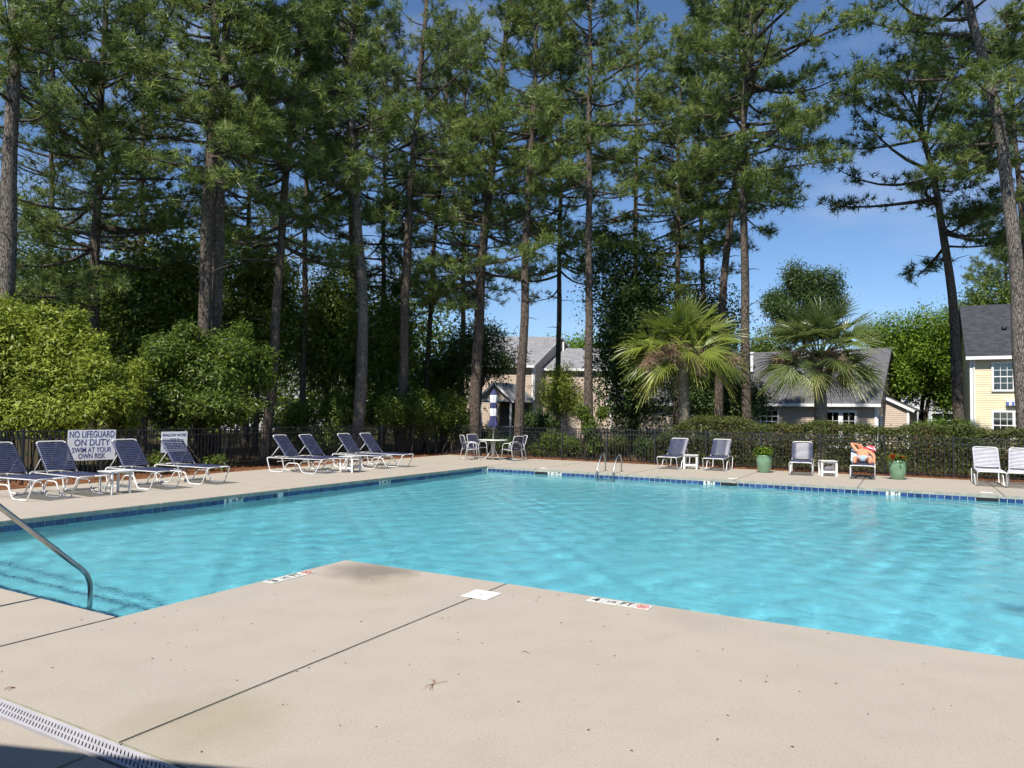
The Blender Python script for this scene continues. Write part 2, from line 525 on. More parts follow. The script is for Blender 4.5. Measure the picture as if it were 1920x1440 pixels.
    leafmat('frond_dark', (0.055, 0.085, 0.024), (0.18, 0.22, 0.06), 0.36, 0.34, 0.45, (0.36, 0.36, 0.12))
    leafmat('dry_stalk', (0.26, 0.165, 0.11), (0.46, 0.32, 0.22), 0.2, 0.8, 0.1)
    leafmat('straw', (0.15, 0.055, 0.025), (0.36, 0.16, 0.075), 0.15, 0.8, 0.1, (0.48, 0.28, 0.15))
    leafmat('petal', (0.35, 0.01, 0.015), (0.62, 0.03, 0.035), 0.3, 0.6, 0.2)
    # ground
    m, t, b = pmat('ground', (0.07, 0.07, 0.03), 0.95, 0, 0.1)
    v = worldpos(t)
    t.links.new(ramp(t, noise(t, v, 0.35, 6, 0.6), [(0.35, (0.060, 0.036, 0.021)), (0.55, (0.045, 0.042, 0.018)), (0.7, (0.035, 0.055, 0.016))]), b.inputs['Base Color'])
    bump(t, b, noise(t, v, 20, 5), 0.6, 0.05)
    m, t, b = pmat('mulch', (0.2, 0.09, 0.04), 0.95, 0, 0.1)
    v = worldpos(t)
    t.links.new(ramp(t, noise(t, v, 16.0, 6, 0.7), [(0.3, (0.09, 0.038, 0.02)), (0.5, (0.22, 0.095, 0.045)), (0.75, (0.38, 0.19, 0.095))]), b.inputs['Base Color'])
    bump(t, b, noise(t, v, 40, 5, 0.7), 1.0, 0.06)
make_materials()
# ------------------------------------------------------------------ ground, deck and pool
POOL_L, POOL_F, POOL_R = -12.05, 20.15, 9.0        # left edge (v), far edge (u), right end (v)
NEAR_U, NEAR_V, ALC_U = 6.5, -5.8, 3.73            # near edge (u), inner corner (v), near end of the step alcove (u)
DECK_L, DECK_F = -16.5, 24.55
WATER_Z = -0.155

def build_ground():
    a0, a1, b0, b1 = -16.0, DECK_F, DECK_L, 15.0
    B = 900.0
    mb = MB()
    for u0, u1, v0, v1 in ((-B, a0, -B, B), (a1, B, -B, B), (a0, a1, -B, b0), (a0, a1, b1, B)):
        mb.add([W(u0, v0, -0.05), W(u0, v1, -0.05), W(u1, v1, -0.05), W(u1, v0, -0.05)], [(3, 2, 1, 0)])
    tag(mb.build('ground', 'ground'), kind='structure')
    # beds of pine straw between deck and fence
    rng = np.random.default_rng(5)
    for nm, (u0, u1, v0, v1) in {'far': (DECK_F, 27.6, -19.0, 9.0), 'left': (2.0, DECK_F, -19.0, DECK_L)}.items():
        us = np.linspace(u0, u1, max(2, int((u1 - u0) / 0.12)))
        vs = np.linspace(v0, v1, max(2, int((v1 - v0) / 0.12)))
        A, B2 = np.meshgrid(us, vs, indexing='ij')
        z = -0.035 + 0.03 * rng.random(A.shape) + 0.02 * np.sin(A * 2.1) * np.sin(B2 * 1.7)
        idx = np.arange(A.size).reshape(A.shape)
        q = np.stack([idx[:-1, :-1], idx[:-1, 1:], idx[1:, 1:], idx[1:, :-1]], -1).reshape(-1, 4)
        q = q[:, ::-1]
        tag(np_mesh('pine_straw_ground', np.stack([A * UX + B2 * VX, A * UY + B2 * VY, z], -1), q, 'mulch', smooth=True), kind='structure')
    n = 15000
    u = np.where(rng.random(n) < 0.62, rng.uniform(DECK_F - 0.03, 26.2, n), rng.uniform(4.0, DECK_F, n))
    v = np.where(u > DECK_F - 0.04, rng.uniform(-18, 7, n), rng.uniform(-18.2, DECK_L + 0.03, n))
    a = rng.uniform(0, 2 * np.pi, n)
    L = rng.uniform(0.05, 0.13, n)
    c = np.stack([u * UX + v * VX, u * UY + v * VY, rng.uniform(-0.01, 0.05, n)], -1)
    d = np.stack([np.cos(a), np.sin(a), rng.uniform(-0.15, 0.3, n)], -1) * L[:, None]
    s = np.stack([-np.sin(a), np.cos(a), np.zeros(n)], -1) * 0.007
    verts = np.stack([c - s, c + s, c + d], 1)
    tag(np_mesh('pine_straw', verts, np.arange(3 * n).reshape(-1, 3), 'straw', var=np.repeat(rng.random(n), 3)), 'rusty fallen pine needles along the foot of the black fence', 'pine straw', kind='stuff')

def build_deck():
    deck = tag(empty('pool_deck'), kind='structure')
    J = 0.006
    def slab(u0, u1, v0, v1, nose=()):
        mb = MB()
        mb.add([W(u0 + J, v0 + J, -0.10), W(u0 + J, v1 - J, -0.10), W(u1 - J, v1 - J, -0.10), W(u1 - J, v0 + J, -0.10),
                W(u0 + J, v0 + J, 0), W(u0 + J, v1 - J, 0), W(u1 - J, v1 - J, 0), W(u1 - J, v0 + J, 0)],
               [(0, 1, 2, 3), (4, 7, 6, 5), (0, 4, 5, 1), (1, 5, 6, 2), (2, 6, 7, 3), (3, 7, 4, 0)])
        o = mb.build('slab', 'concrete', deck, bevel=0.010)
        o.data.materials.append(M['coping'])
        for p in o.data.polygons:
            if abs(p.normal.z) < 0.35: p.material_index = 1
        return o
    DR0, DR1 = 2.215, 2.35
    slab(DR1, NEAR_U, NEAR_V, -3.62)
    slab(DR1, NEAR_U, -3.62, 2.6)
    slab(DR1, NEAR_U, 2.6, 9.0)
    slab(DR1, ALC_U, -9.0, NEAR_V)
    slab(DR1, ALC_U, POOL_L, -9.0)
    for a, b in ((DECK_L, -9.0), (-9.0, -3.62), (-3.62, 2.6), (2.6, 9.0)):
        slab(-3.0, DR0, a, b)
        slab(-9.0, -3.0, a, b)
    us = [DR1, 5.4, 8.5, 11.6, 14.7, 17.8, POOL_F]
    for a, b in zip(us[:-1], us[1:]): slab(a, b, DECK_L, POOL_L)
    vs = [DECK_L, POOL_L, -10.3, -7.25, -4.2, -1.15, 1.9, 4.95, 9.0]
    for a, b in zip(vs[:-1], vs[1:]): slab(POOL_F, DECK_F, a, b)
    slab(-9.0, DECK_F, 9.0, 14.8)
    # packed bed the slabs lie on shows dark in the joints
    mb = MB()
    for u0, u1, v0, v1 in ((-9.2, ALC_U - 0.05, DECK_L - .02, 15.0), (ALC_U - 0.05, NEAR_U - 0.05, NEAR_V + 0.05, 15.0), (ALC_U - .05, DECK_F + 0.02, DECK_L - .02, POOL_L - 0.05),
                           (POOL_F + 0.05, DECK_F + 0.02, POOL_L - 0.05, 15.0), (NEAR_U - .05, POOL_F + .05, 9.05, 15.0)):
        mb.add([W(u0, v0, -0.055), W(u0, v1, -0.055), W(u1, v1, -0.055), W(u1, v0, -0.055)], [(3, 2, 1, 0)])
    mb.build('joint_bed', 'joint', deck)
    # inlaid depth tiles on the near deck
    tm = MB().box((-0.074, -0.074, 0), (0.074, 0.074, 0.006)).mesh('marker_tile', 'tile_white', 0.002, 1)
    def marker(c, rz, words):
        dx, dy = math.cos(rz), math.sin(rz)
        n = len(words)
        for i, w in enumerate(words):
            k = (i - (n - 1) / 2) * 0.152
            o = link('marker_tile', tm, deck, (c[0] + dx * k, c[1] + dy * k, 0.001), (0, 0, rz))
            if w == 'no':
                mb = MB()
                ring = [(0.052 * math.cos(a), 0.052 * math.sin(a)) for a in np.linspace(0, 2 * math.pi, 29)]
                mb.tube([(x, y, 0.0065) for x, y in ring], 0.0045, 4, False)
                mb.beam((-0.036, -0.036, 0.0066), (0.036, 0.036, 0.0066), 0.009, 0.003)
                mb.build('no_diving_symbol', 'ink_red', o)
                fg = MB()
                fg.tube([(-0.03, 0.012, 0.0072), (0.0, 0.004, 0.0072), (0.022, -0.016, 0.0072)], 0.004, 4)
                fg.tube([(-0.006, 0.006, 0.0072), (-0.018, -0.018, 0.0072)], 0.0035, 4)
                fg.lathe([(0.0, 0.006), (0.008, 0.007), (0.0, 0.008)], 8, (0.03, -0.024, 0))
                fg.build('diver_figure', 'ink', o)
                text('NO DIVING', 0.018, 'ink_red', o, (0, -0.064, 0.0068), (0, 0, 0), extrude=0.0006)
            else:
                text(w, 0.155 if w != '1/2' else 0.085, 'ink', o, (0, -0.004, 0.0068), (0, 0, 0), extrude=0.0008, sx=0.72 if w == 'FT' else (0.9 if w == '1/2' else 1.0), offset=0.002)
    marker(W(5.52, -5.68), math.pi / 2 - TH, ['3', '1/2', 'FT', 'no'])
    marker(W(6.36, -2.36), -TH, ['4', '1/2', 'FT', 'no'])
    return deck

def floor_z(v):
    return -1.22 - 0.022 * max(0.0, v + 12.05) - 0.035 * max(0.0, v + 4.0)

def build_pool():
    root = tag(empty('swimming_pool'), kind='structure')
    poly = [(ALC_U, POOL_L), (POOL_F, POOL_L), (POOL_F, POOL_R), (NEAR_U, POOL_R), (NEAR_U, NEAR_V), (ALC_U, NEAR_V)]
    e = 0.018                                       # the wall stands back behind the overhanging deck
    out = [(ALC_U - e, POOL_L - e), (POOL_F + e, POOL_L - e), (POOL_F + e, POOL_R + e), (NEAR_U - e, POOL_R + e), (NEAR_U - e, NEAR_V + e), (ALC_U - e, NEAR_V + e)]
    mb = MB()
    n = len(out)
    vs = [W(u, v, -0.05) for u, v in out] + [W(u, v, floor_z(v)) for u, v in out]
    mb.add(vs, [(i, i + n, (i + 1) % n + n, (i + 1) % n) for i in range(n)])
    gv = [POOL_L - e, -9.0, NEAR_V + e, -4.0, 0.0, 4.5, POOL_R + e]
    for a, b in zip(gv[:-1], gv[1:]):
        near = ALC_U - e if b <= NEAR_V + e + 1e-6 else NEAR_U - e
        mb.add([W(near, a, floor_z(a)), W(near, b, floor_z(b)), W(POOL_F + e, b, floor_z(b)), W(POOL_F + e, a, floor_z(a))], [(3, 2, 1, 0)])
    ba = mb.build('basin', 'plaster', root)
    ba.cycles.is_caustics_receiver = True
    # entry steps in the alcove with a dark tiled nosing on each tread
    for k, (w0, zz) in enumerate(((0.47, -0.355), (0.92, -0.61), (1.32, -0.87))):
        st = MB().box((0, 0, -1.3), (0.06, 1, 0))
        mb = MB()
        u0, u1 = ALC_U - e, ALC_U + w0
        mb.add([W(u0, POOL_L, -1.3), W(u0, NEAR_V, -1.3), W(u1, NEAR_V, -1.3), W(u1, POOL_L, -1.3), W(u0, POOL_L, zz), W(u0, NEAR_V, zz), W(u1, NEAR_V, zz), W(u1, POOL_L, zz)],
               [(4, 7, 6, 5), (2, 6, 7, 3), (0, 4, 5, 1)])
        s_ = mb.build('step', 'plaster', root)
        s_.cycles.is_caustics_receiver = True
        mb = MB()
        mb.add([W(u1 - 0.055, POOL_L, zz + 0.006), W(u1 - 0.055, NEAR_V, zz + 0.006), W(u1 + 0.006, NEAR_V, zz + 0.006), W(u1 + 0.006, POOL_L, zz + 0.006),
                W(u1 + 0.006, NEAR_V, zz - 0.055), W(u1 + 0.006, POOL_L, zz - 0.055)], [(3, 2, 1, 0), (3, 5, 4, 2)])
        nz = mb.build('nosing', 'tile_blue', s_)
        nz.cycles.is_caustics_receiver = True
    # grout band behind the waterline tile
    mb = MB()
    def band(p, q, nrm, z0, z1, off):
        (u0, v0), (u1, v1) = p, q
        a = [W(u0 + nrm[0] * off, v0 + nrm[1] * off, z1), W(u1 + nrm[0] * off, v1 + nrm[1] * off, z1), W(u1 + nrm[0] * off, v1 + nrm[1] * off, z0), W(u0 + nrm[0] * off, v0 + nrm[1] * off, z0)]
        mb.add(a, [(0, 1, 2, 3)])
    Z0, Z1 = -0.225, -0.07
    band(out[0], out[1], (0, 1), Z0, Z1, 0.004)
    band(out[1], out[2], (-1, 0), Z0, Z1, 0.004)
    gb = mb.build('grout', 'grout', root)
    gb.cycles.is_caustics_receiver = True
    mb = MB()
    for i in (2, 3, 4, 5):
        nr = {2: (0, -1), 3: (1, 0), 4: (0, -1), 5: (1, 0)}[i]
        band(out[i], out[(i + 1) % 6], nr, Z0, Z1, 0.006)
    mb.build('tile_band', 'tile_blue', root)
    # the tiles, one by one; some of them carry the depth figures, some give way to skimmer mouths
    P = 0.1555
    tile = MB().box((-0.0730, -0.0730, 0), (0.0730, 0.0730, 0.009)).mesh('tile', 'tile_blue', 0.003, 1)
    tile_w = MB().box((-0.0745, -0.0745, 0), (0.0745, 0.0745, 0.0105)).mesh('tile', 'tile_white', 0.002, 1)
    zc = -0.148
    def row(side):
        left = side == 'L'
        rot = (math.pi / 2, 0, math.pi / 2 - TH) if left else (math.pi / 2, 0, -TH)
        where = (lambda s, o=0.0: W(s, POOL_L - e + 0.004 + o, zc)) if left else (lambda s, o=0.0: W(POOL_F + e - 0.004 - o, s, zc))
        pick = (lambda px, py: UV(on_v(px, py, POOL_L))[0]) if left else (lambda px, py: UV(on_u(px, py, POOL_F))[1])
        s0, s1 = (ALC_U + 0.1, POOL_F - 0.02) if left else (POOL_L + 0.02, 5.0)
        n = int((s1 - s0) / P)
        special = {}
        marks = [((440, 941), ['3', '1/2', 'FT']), ((724, 906), ['3', '1/2', 'FT']), ((911, 883), ['3', '1/2', 'FT']), ((527, 926), [''])] if left else \
                [((1043, 889), ['3', '1/2', 'FT']), ((1327, 908), ['4', 'FT']), ((1680, 931), ['5', 'FT']), ((1012, 885), ['#', '#', '#']), ((1366, 907.5), ['#', '#', '#']), ((1851, 938), ['#', '#', '#'])]
        for (px, py), ws in marks:
            i0 = int(round((pick(px, py) - s0) / P - len(ws) / 2))
            for k, w in enumerate(ws): special[i0 + k] = w
        for i in range(n):
            s = s0 + (i + 0.5) * P
            w = special.get(i)
            if w == '#': continue
            o = link('tile', tile if w is None else tile_w, root, where(s), rot)
            o.cycles.is_caustics_receiver = True
            if w:
                text(w, 0.108 if w != '1/2' else 0.07, 'ink', o, (0, 0.034, 0.0108), (0, 0, 0), extrude=0.0006, sx=0.8 if w == 'FT' else 1.1, offset=0.005)
        if not left:
            for (px, py) in ((1012, 885), (1366, 907.5), (1851, 938)):
                i0 = int(round((pick(px, py) - s0) / P - 1.5))
                c = s0 + (i0 + 1.5) * P
                mb = MB()
                h, w2 = 0.066, 0.225
                mb.box((-w2, h - 0.006, 0), (w2, h, 0.012)).box((-w2, -h, 0), (w2, -h + 0.006, 0.012)).box((-w2, -h, 0), (-w2 + 0.006, h, 0.012)).box((w2 - 0.006, -h, 0), (w2, h, 0.012))
                mb.box((-w2 + 0.006, -h + 0.006, 0.0), (w2 - 0.006, h - 0.006, 0.002))
                k = mb.build('skimmer_mouth', 'black', root, loc=where(c, 0.0), rot=rot)
    row('L')
    row('F')
    return root

def build_water():
    st = 0.05
    us = np.arange(ALC_U - 0.016, POOL_F + 0.016, st)
    us[-1] = POOL_F + 0.016
    vs = np.arange(POOL_L - 0.016, POOL_R + 0.016, st)
    A, B = np.meshgrid(us, vs, indexing='ij')
    rng = np.random.default_rng(11)
    Z = np.zeros_like(A)
    calm = np.zeros_like(A)
    for k in range(54):
        lam = 0.17 + 0.6 * rng.random() ** 2
        th = rng.normal(0.9, 1.2)
        Z += 0.00105 * (lam / 0.5) * np.sin((A * np.cos(th) + B * np.sin(th)) * 2 * np.pi / lam + rng.uniform(0, 6.28))
    for k in range(8):
        lam = rng.uniform(1.0, 2.6)
        th = rng.uniform(0, 6.28)
        calm += 0.0009 * lam * np.sin((A * np.cos(th) + B * np.sin(th)) * 2 * np.pi / lam + rng.uniform(0, 6.28))
    # livelier at the steps and along the near left side, calmer towards the far right
    amp = 0.62 + 0.55 * np.exp(-(((A - 6.5) / 5.5) ** 2 + ((B + 8.0) / 5.0) ** 2))
    amp *= 0.9 + 0.25 * np.sin(A * 0.9 + 1.3 * np.sin(B * 0.7)) * np.sin(B * 0.55)
    Z = Z * amp + calm * 0.35
    idx = np.arange(A.size).reshape(A.shape)
    keep = ~((A[:-1, :-1] < NEAR_U - 0.03) & (B[1:, 1:] > NEAR_V + 0.06))
    q = np.stack([idx[:-1, :-1], idx[1:, :-1], idx[1:, 1:], idx[:-1, 1:]], -1)[keep][:, ::-1]
    o = np_mesh('water', np.stack([A * UX + B * VX, A * UY + B * VY, Z + WATER_Z], -1), q, 'water', smooth=True)
    if o.data.polygons[0].normal.z < 0: o.data.flip_normals()
    o.cycles.is_caustics_caster = True
    tag(o, kind='structure')
    return o

def build_drain():
    # slotted trench drain let into the near deck
    d = tag(empty('trench_drain'), 'long slotted white plastic drain grate set across the near deck', 'drain')
    v0, v1 = -9.0, 4.0
    def seg(mb, a0, a1, b0, b1, z0, z1):
        mb.add([W(a0, b0, z0), W(a0, b1, z0), W(a1, b1, z0), W(a1, b0, z0), W(a0, b0, z1), W(a0, b1, z1), W(a1, b1, z1), W(a1, b0, z1)],
               [(0, 1, 2, 3), (4, 7, 6, 5), (0, 4, 5, 1), (1, 5, 6, 2), (2, 6, 7, 3), (3, 7, 4, 0)])
    for a0, a1 in ((2.221, 2.240), (2.277, 2.287), (2.324, 2.345)):
        mb = MB(); seg(mb, a0, a1, v0, v1, -0.03, 0.001); mb.build('grate_rail', 'grate_plastic', d)
    mb = MB()
    def bar(a0, a1, b, w, z0, z1):                     # the slots run slantwise across the grate
        k = -1.27 * (a1 - a0)
        q = [(a0, b), (a0, b + w), (a1, b + w + k), (a1, b + k)]
        mb.add([W(*c, z0) for c in q] + [W(*c, z1) for c in q], [(0, 1, 2, 3), (4, 7, 6, 5), (0, 4, 5, 1), (1, 5, 6, 2), (2, 6, 7, 3), (3, 7, 4, 0)])
    v = -7.5
    while v < 1.0:
        bar(2.240, 2.277, v, 0.019, -0.02, 0.0)
        bar(2.287, 2.324, v + 0.006, 0.019, -0.02, 0.0)
        v += 0.031
    mb.build('grate_bars', 'grate_plastic', d)
    d.children[-1]['kind'] = 'stuff'
    mb = MB(); seg(mb, 2.22, 2.346, v0, v1, -0.054, -0.050); mb.build('channel', 'black', d)

def build_lids():
    def lid(c, su, sv, label, rz=-TH):
        mb = MB().box((-sv / 2, -su / 2, 0), (sv / 2, su / 2, 0.008))
        o = mb.build('skimmer_lid', 'white_plastic', None, bevel=0.003, loc=(c[0], c[1], 0.0005), rot=(0, 0, rz))
        MB().lathe([(0.0, 0.0095), (0.012, 0.0092), (0.014, 0.008)], 12).build('finger_hole', 'bag_grey', o)
        return tag(o, label, 'skimmer lid', 'skimmer lids in the deck')
    lid(W(5.95, -3.60), 0.29, 0.29, 'large white square skimmer lid on the near deck joint')
    for px, py, lb in ((1021, 874.3, 'white skimmer lid in the far deck near the patio table'), (1374, 894.5, 'white skimmer lid in the far deck before the potted green plant'),
                       (1850, 924.5, 'white skimmer lid in the far deck before the pale-strapped chairs')):
        p = on_u(px, py, 20.6); u, v = UV(p)
        lid(W(20.62, v), 0.25, 0.25, lb)

def build_debris():
    rng = np.random.default_rng(21)
    n = 170
    u = rng.uniform(2.4, 6.4, n); v = np.where(rng.random(n) < .5, rng.uniform(-5.7, 1.5, n), rng.uniform(-8, 1.5, n))
    keep = ~((u > 3.6) & (v < -5.75))
    u, v = u[keep], v[keep]; n = len(u)
    a = rng.uniform(0, 6.28, n); L = rng.uniform(0.003, 0.014, n); w = L * rng.uniform(0.3, 0.6, n)
    c = np.stack([u * UX + v * VX, u * UY + v * VY, np.full(n, 0.0025)], -1)
    d = np.stack([np.cos(a), np.sin(a), np.zeros(n)], -1) * L[:, None]
    s = np.stack([-np.sin(a), np.cos(a), np.zeros(n)], -1) * w[:, None]
    up = np.array([0, 0, 0.004])
    verts = np.stack([c - d, c + s, c + d, c - s, c + up], 1).reshape(-1, 3)
    b = np.arange(n)[:, None] * 5
    f = np.concatenate([b + np.array([[0, 1, 4]]), b + np.array([[1, 2, 4]]), b + np.array([[2, 3, 4]]), b + np.array([[3, 0, 4]])])
    tag(np_mesh('leaf_litter', verts, f, 'soil'), 'tiny dark bits of bark and leaf scattered over the near deck', 'litter', kind='stuff')
    # dry needle twigs dropped on the concrete
    def twig(px, py, k, sz, label):
        p = ground_at(px, py)
        t = empty('pine_twig', p, rng.uniform(0, 6), label, 'twig', 'fallen needle bundles on the deck')
        for i in range(k):
            a_ = rng.uniform(-0.7, 0.7) + (3.14 if rng.random() < .3 else 0)
            q = [(0, 0, 0.004), (math.cos(a_) * sz * .5, math.sin(a_) * sz * .5, 0.012), (math.cos(a_ + .15) * sz, math.sin(a_ + .15) * sz, 0.003)]
            MB().tube(q, [0.0022, 0.0018, 0.001], 5).build('needle', 'dry_twig', t)
    pmat('dry_twig', (0.26, 0.13, 0.06), 0.8)
    twig(812, 1284, 6, 0.10, 'dry brown bundle of needles lying in the middle of the near deck')
    twig(28, 1290, 3, 0.06, 'short reddish needle pair on the deck beside the slotted drain')
    twig(985, 1222, 2, 0.06, 'lone curved needle on the deck right of the long joint')

def build_rails():
    # stainless hand rail of the steps: rises from the first tread and leans back over the deck
    pts = [W(4.17, -6.94, -0.40), W(4.17, -6.94, 0.11), W(3.17, -6.94, 1.03), W(2.75, -6.94, 1.03), W(2.70, -6.94, 0.0)]
    h = empty('step_handrail', W(2.7, -6.94), 0, 'stainless steel handrail slanting into the water at the steps', 'handrail')
    mb = MB().tube(smooth_path(pts, 0.13, 6), 0.0235, 14)
    o = mb.build('rail', 'steel', h); o.location = -Vector(W(2.7, -6.94))
    e = MB().lathe([(0.0235, 0.012), (0.05, 0.008), (0.055, 0.0)], 20).build('escutcheon', 'steel', h)
    # pool ladder at the far edge
    c = on_u(1136, 884, POOL_F); _, vc = UV(c)
    lad = empty('pool_ladder', W(POOL_F, vc), 0, 'stainless pool ladder with two hooped rails at the far edge', 'ladder')
    base = Vector(W(POOL_F, vc))
    for s in (-0.26, 0.26):
        pts = [W(POOL_F + 0.62, vc + s, 0.0), W(POOL_F + 0.62, vc + s, 0.38), W(POOL_F + 0.42, vc + s, 0.60), W(POOL_F + 0.20, vc + s, 0.42), W(POOL_F - 0.09, vc + s, 0.03), W(POOL_F - 0.09, vc + s, -0.95)]
        mb = MB().tube(smooth_path(pts, 0.14, 5), 0.021, 10)
        o = mb.build('rail', 'steel', lad); o.location = -base
        MB().lathe([(0.02, 0.015), (0.045, 0.01), (0.05, 0.0)], 16).build('escutcheon', 'steel', lad, loc=Vector(W(POOL_F + 0.62, vc + s)) - base)
    for z in (-0.3, -0.55, -0.8):
        mb = MB().beam(Vector(W(POOL_F - 0.09, vc - 0.26, z)), Vector(W(POOL_F - 0.09, vc + 0.26, z)), 0.07, 0.02)
        o = mb.build('tread', 'white_plastic', lad); o.location = -base; o.cycles.is_caustics_receiver = True
    # loop of hose drifting just under the surface at the right
    p = ground_at(1905, 1113, WATER_Z)
    u, v = UV(p)
    pts = [W(u + 0.12, v - 0.05, WATER_Z - 0.03), W(u + 0.02, v + 0.02, WATER_Z - 0.024), W(u - 0.05, v + 0.2, WATER_Z - 0.03), W(u + 0.1, v + 0.5, WATER_Z - 0.05), W(u + 0.3, v + 0.9, WATER_Z - 0.12), W(u + 0.4, v + 1.6, WATER_Z - 0.3)]
    o = MB().tube(smooth_path(pts, 0.2, 5), 0.02, 8).build('pool_hose', 'hose')
    o.cycles.is_caustics_receiver = True
    tag(o, 'pale hose curling at the water surface by the right edge', 'hose')

build_ground()
build_deck()
build_pool()
build_water()
build_drain()
build_lids()
build_debris()
build_rails()
# ------------------------------------------------------------------ fences and signs
def build_fence():
    H = 1.22
    post = MB().box((-0.028, -0.028, -0.3), (0.028, 0.028, H + 0.03)).box((-0.034, -0.034, H + 0.03), (0.034, 0.034, H + 0.045)).mesh('post', 'fence_black')
    picket = MB().box((-0.009, -0.009, 0.06), (0.009, 0.009, H - 0.012)).mesh('picket', 'fence_black')
    def run(label, line, stops, rz):
        f = tag(empty('metal_fence', line(stops[0])), label, 'fence', 'black metal pool fence')
        o0 = Vector(line(stops[0]))
        railc = {}
        for i, s in enumerate(stops):
            link('post', post, f, Vector(line(s)) - o0, (0, 0, rz))
        for a, b in zip(stops[:-1], stops[1:]):
            L = abs(b - a)
            key = round(L, 3)
            if key not in railc:
                railc[key] = [MB().box((-L / 2 + 0.028, -0.014, z), (L / 2 - 0.028, 0.014, z + 0.026)).mesh('rail', 'fence_black') for z in (H - 0.03, H - 0.19, 0.10)]
            for me in railc[key]: link('rail', me, f, Vector(line((a + b) / 2)) - o0, (0, 0, rz))
            n = int(round(L / 0.112))
            for k in range(1, n): link('picket', picket, f, Vector(line(a + (b - a) * k / n)) - o0, (0, 0, rz))
    vs = [-17.6] + [-0.69 + 1.83 * k for k in range(-9, 6) if -0.69 + 1.83 * k > -17.0]
    run('black metal picket fence in front of the hedge and the palms', lambda s: W(25.1, s, -0.03), vs, -TH)
    us = [25.1 - 0.04, 23.4, 21.57, 19.74, 17.91, 16.4, 14.4, 12.57, 10.74, 8.91, 7.08, 5.25]
    run('black metal picket fence behind the left-hand loungers, carrying the signs', lambda s: W(s, -17.6, -0.03), us, math.pi / 2 - TH)

def build_signs():
    def board(pa, pb, label, lines):
        a, b = on_v(pa[0], pa[1], -17.52), on_v(pb[0], pb[1], -17.52)
        w = ((b - a).to_2d()).length
        h = a.z - b.z
        c = (a + b) / 2
        s = empty('warning_sign', c + V3 * 0.09, math.pi / 2 - TH - 0.17, label, 'sign', 'white signs wired to the fence')
        MB().box((-w / 2, -0.003, -h / 2), (w / 2, 0.003, h / 2)).build('panel', 'sign_white', s, bevel=0.002)
        for x in (-w / 2 + 0.04, w / 2 - 0.04):
            for z in (-h / 2 + 0.04, h / 2 - 0.04):
                MB().tube([(x, -0.008, z), (x, 0.12, z)], 0.006, 8).build('tie', 'steel', s)
        for body, size, zz, sx in lines:
            o = text(body, size * h, 'ink_navy', s, (0, -0.0045, zz * h), (math.pi / 2, 0, 0), extrude=0.0008, sx=sx, offset=0.002)
            wx = max(v_.co.x for v_ in o.data.vertices) * 2 * o.scale.x
            if wx > 0.94 * w: o.scale.x *= 0.94 * w / wx
    board((127, 806.5), (208, 860.5), 'white sign with navy words NO LIFEGUARD ON DUTY on the fence',
          [('NO LIFEGUARD', 0.30, 0.345, 0.8), ('ON DUTY', 0.30, 0.075, 0.8), ('SWIM AT YOUR', 0.235, -0.165, 0.72), ('OWN RISK', 0.235, -0.365, 0.72)])
    board((301, 809.5), (344, 847), 'small white sign reading SHALLOW WATER NO DIVING, half behind a lounger',
          [('SHALLOW WATER', 0.17, 0.33, 0.8), ('NO', 0.30, 0.10, 0.9), ('DIVING', 0.34, -0.22, 0.9)])

# ------------------------------------------------------------------ houses
def on_plane(px, py, p0, n):
    d = sight(px, py)
    t = (Vector(p0) - CAM).dot(Vector(n)) / d.dot(Vector(n))
    return CAM + d * t
def siding(parent, p, q, z0, z1, m, nrm, name='siding', span=None, e=0.12):
    """lapped boards from p to q; span(z) narrows them under a gable"""
    p, q, nrm = Vector((p[0], p[1], 0)), Vector((q[0], q[1], 0)), Vector(nrm)
    d = q - p
    mb = MB()
    z = z0
    while z < z1 - 1e-4:
        t = min(z + e, z1)
        s0, s1 = (0.0, 1.0) if span is None else span(z)
        r0, r1 = (0.0, 1.0) if span is None else span(t)
        if s1 - s0 > 0.01:
            zz = Vector((0, 0, 1))
            a, b = p + d * s0 + zz * z, p + d * s1 + zz * z
            c, f = p + d * r1 + zz * t, p + d * r0 + zz * t
            o = nrm * 0.022
            mb.add([a, b, c, f, a + o, b + o], [(4, 5, 2, 3), (0, 1, 5, 4), (0, 4, 3), (1, 2, 5)])
        z += e
    return mb.build(name, m, parent)
def roof_plane(parent, name, a, b, c, d, m, th=0.10):
    """a, b: eave from left to right; c, d: ridge from right to left"""
    a, b, c, d = map(Vector, (a, b, c, d))
    n = (b - a).cross(d - a).normalized()
    if n.z < 0: n = -n
    lo = [x - n * th for x in (a, b, c, d)]
    me = bpy.data.meshes.new(name)
    me.from_pydata([a, b, c, d] + lo, [], [(0, 1, 2, 3), (7, 6, 5, 4), (0, 4, 5, 1), (1, 5, 6, 2), (2, 6, 7, 3), (3, 7, 4, 0)])
    me.materials.append(M[m])
    uvl = me.uv_layers.new(name='UVMap')
    ex = (b - a).normalized()
    ey = n.cross(ex)
    for l in me.loops:
        co = me.vertices[l.vertex_index].co - a
        uvl.data[l.index].uv = (co.dot(ex), co.dot(ey))
    return link(name, me, parent)
def board(parent, p, q, w, h, name, m='trim_white', up=(0, 0, 1)):
    return MB().beam(p, q, w, h, up).build(name, m, parent)
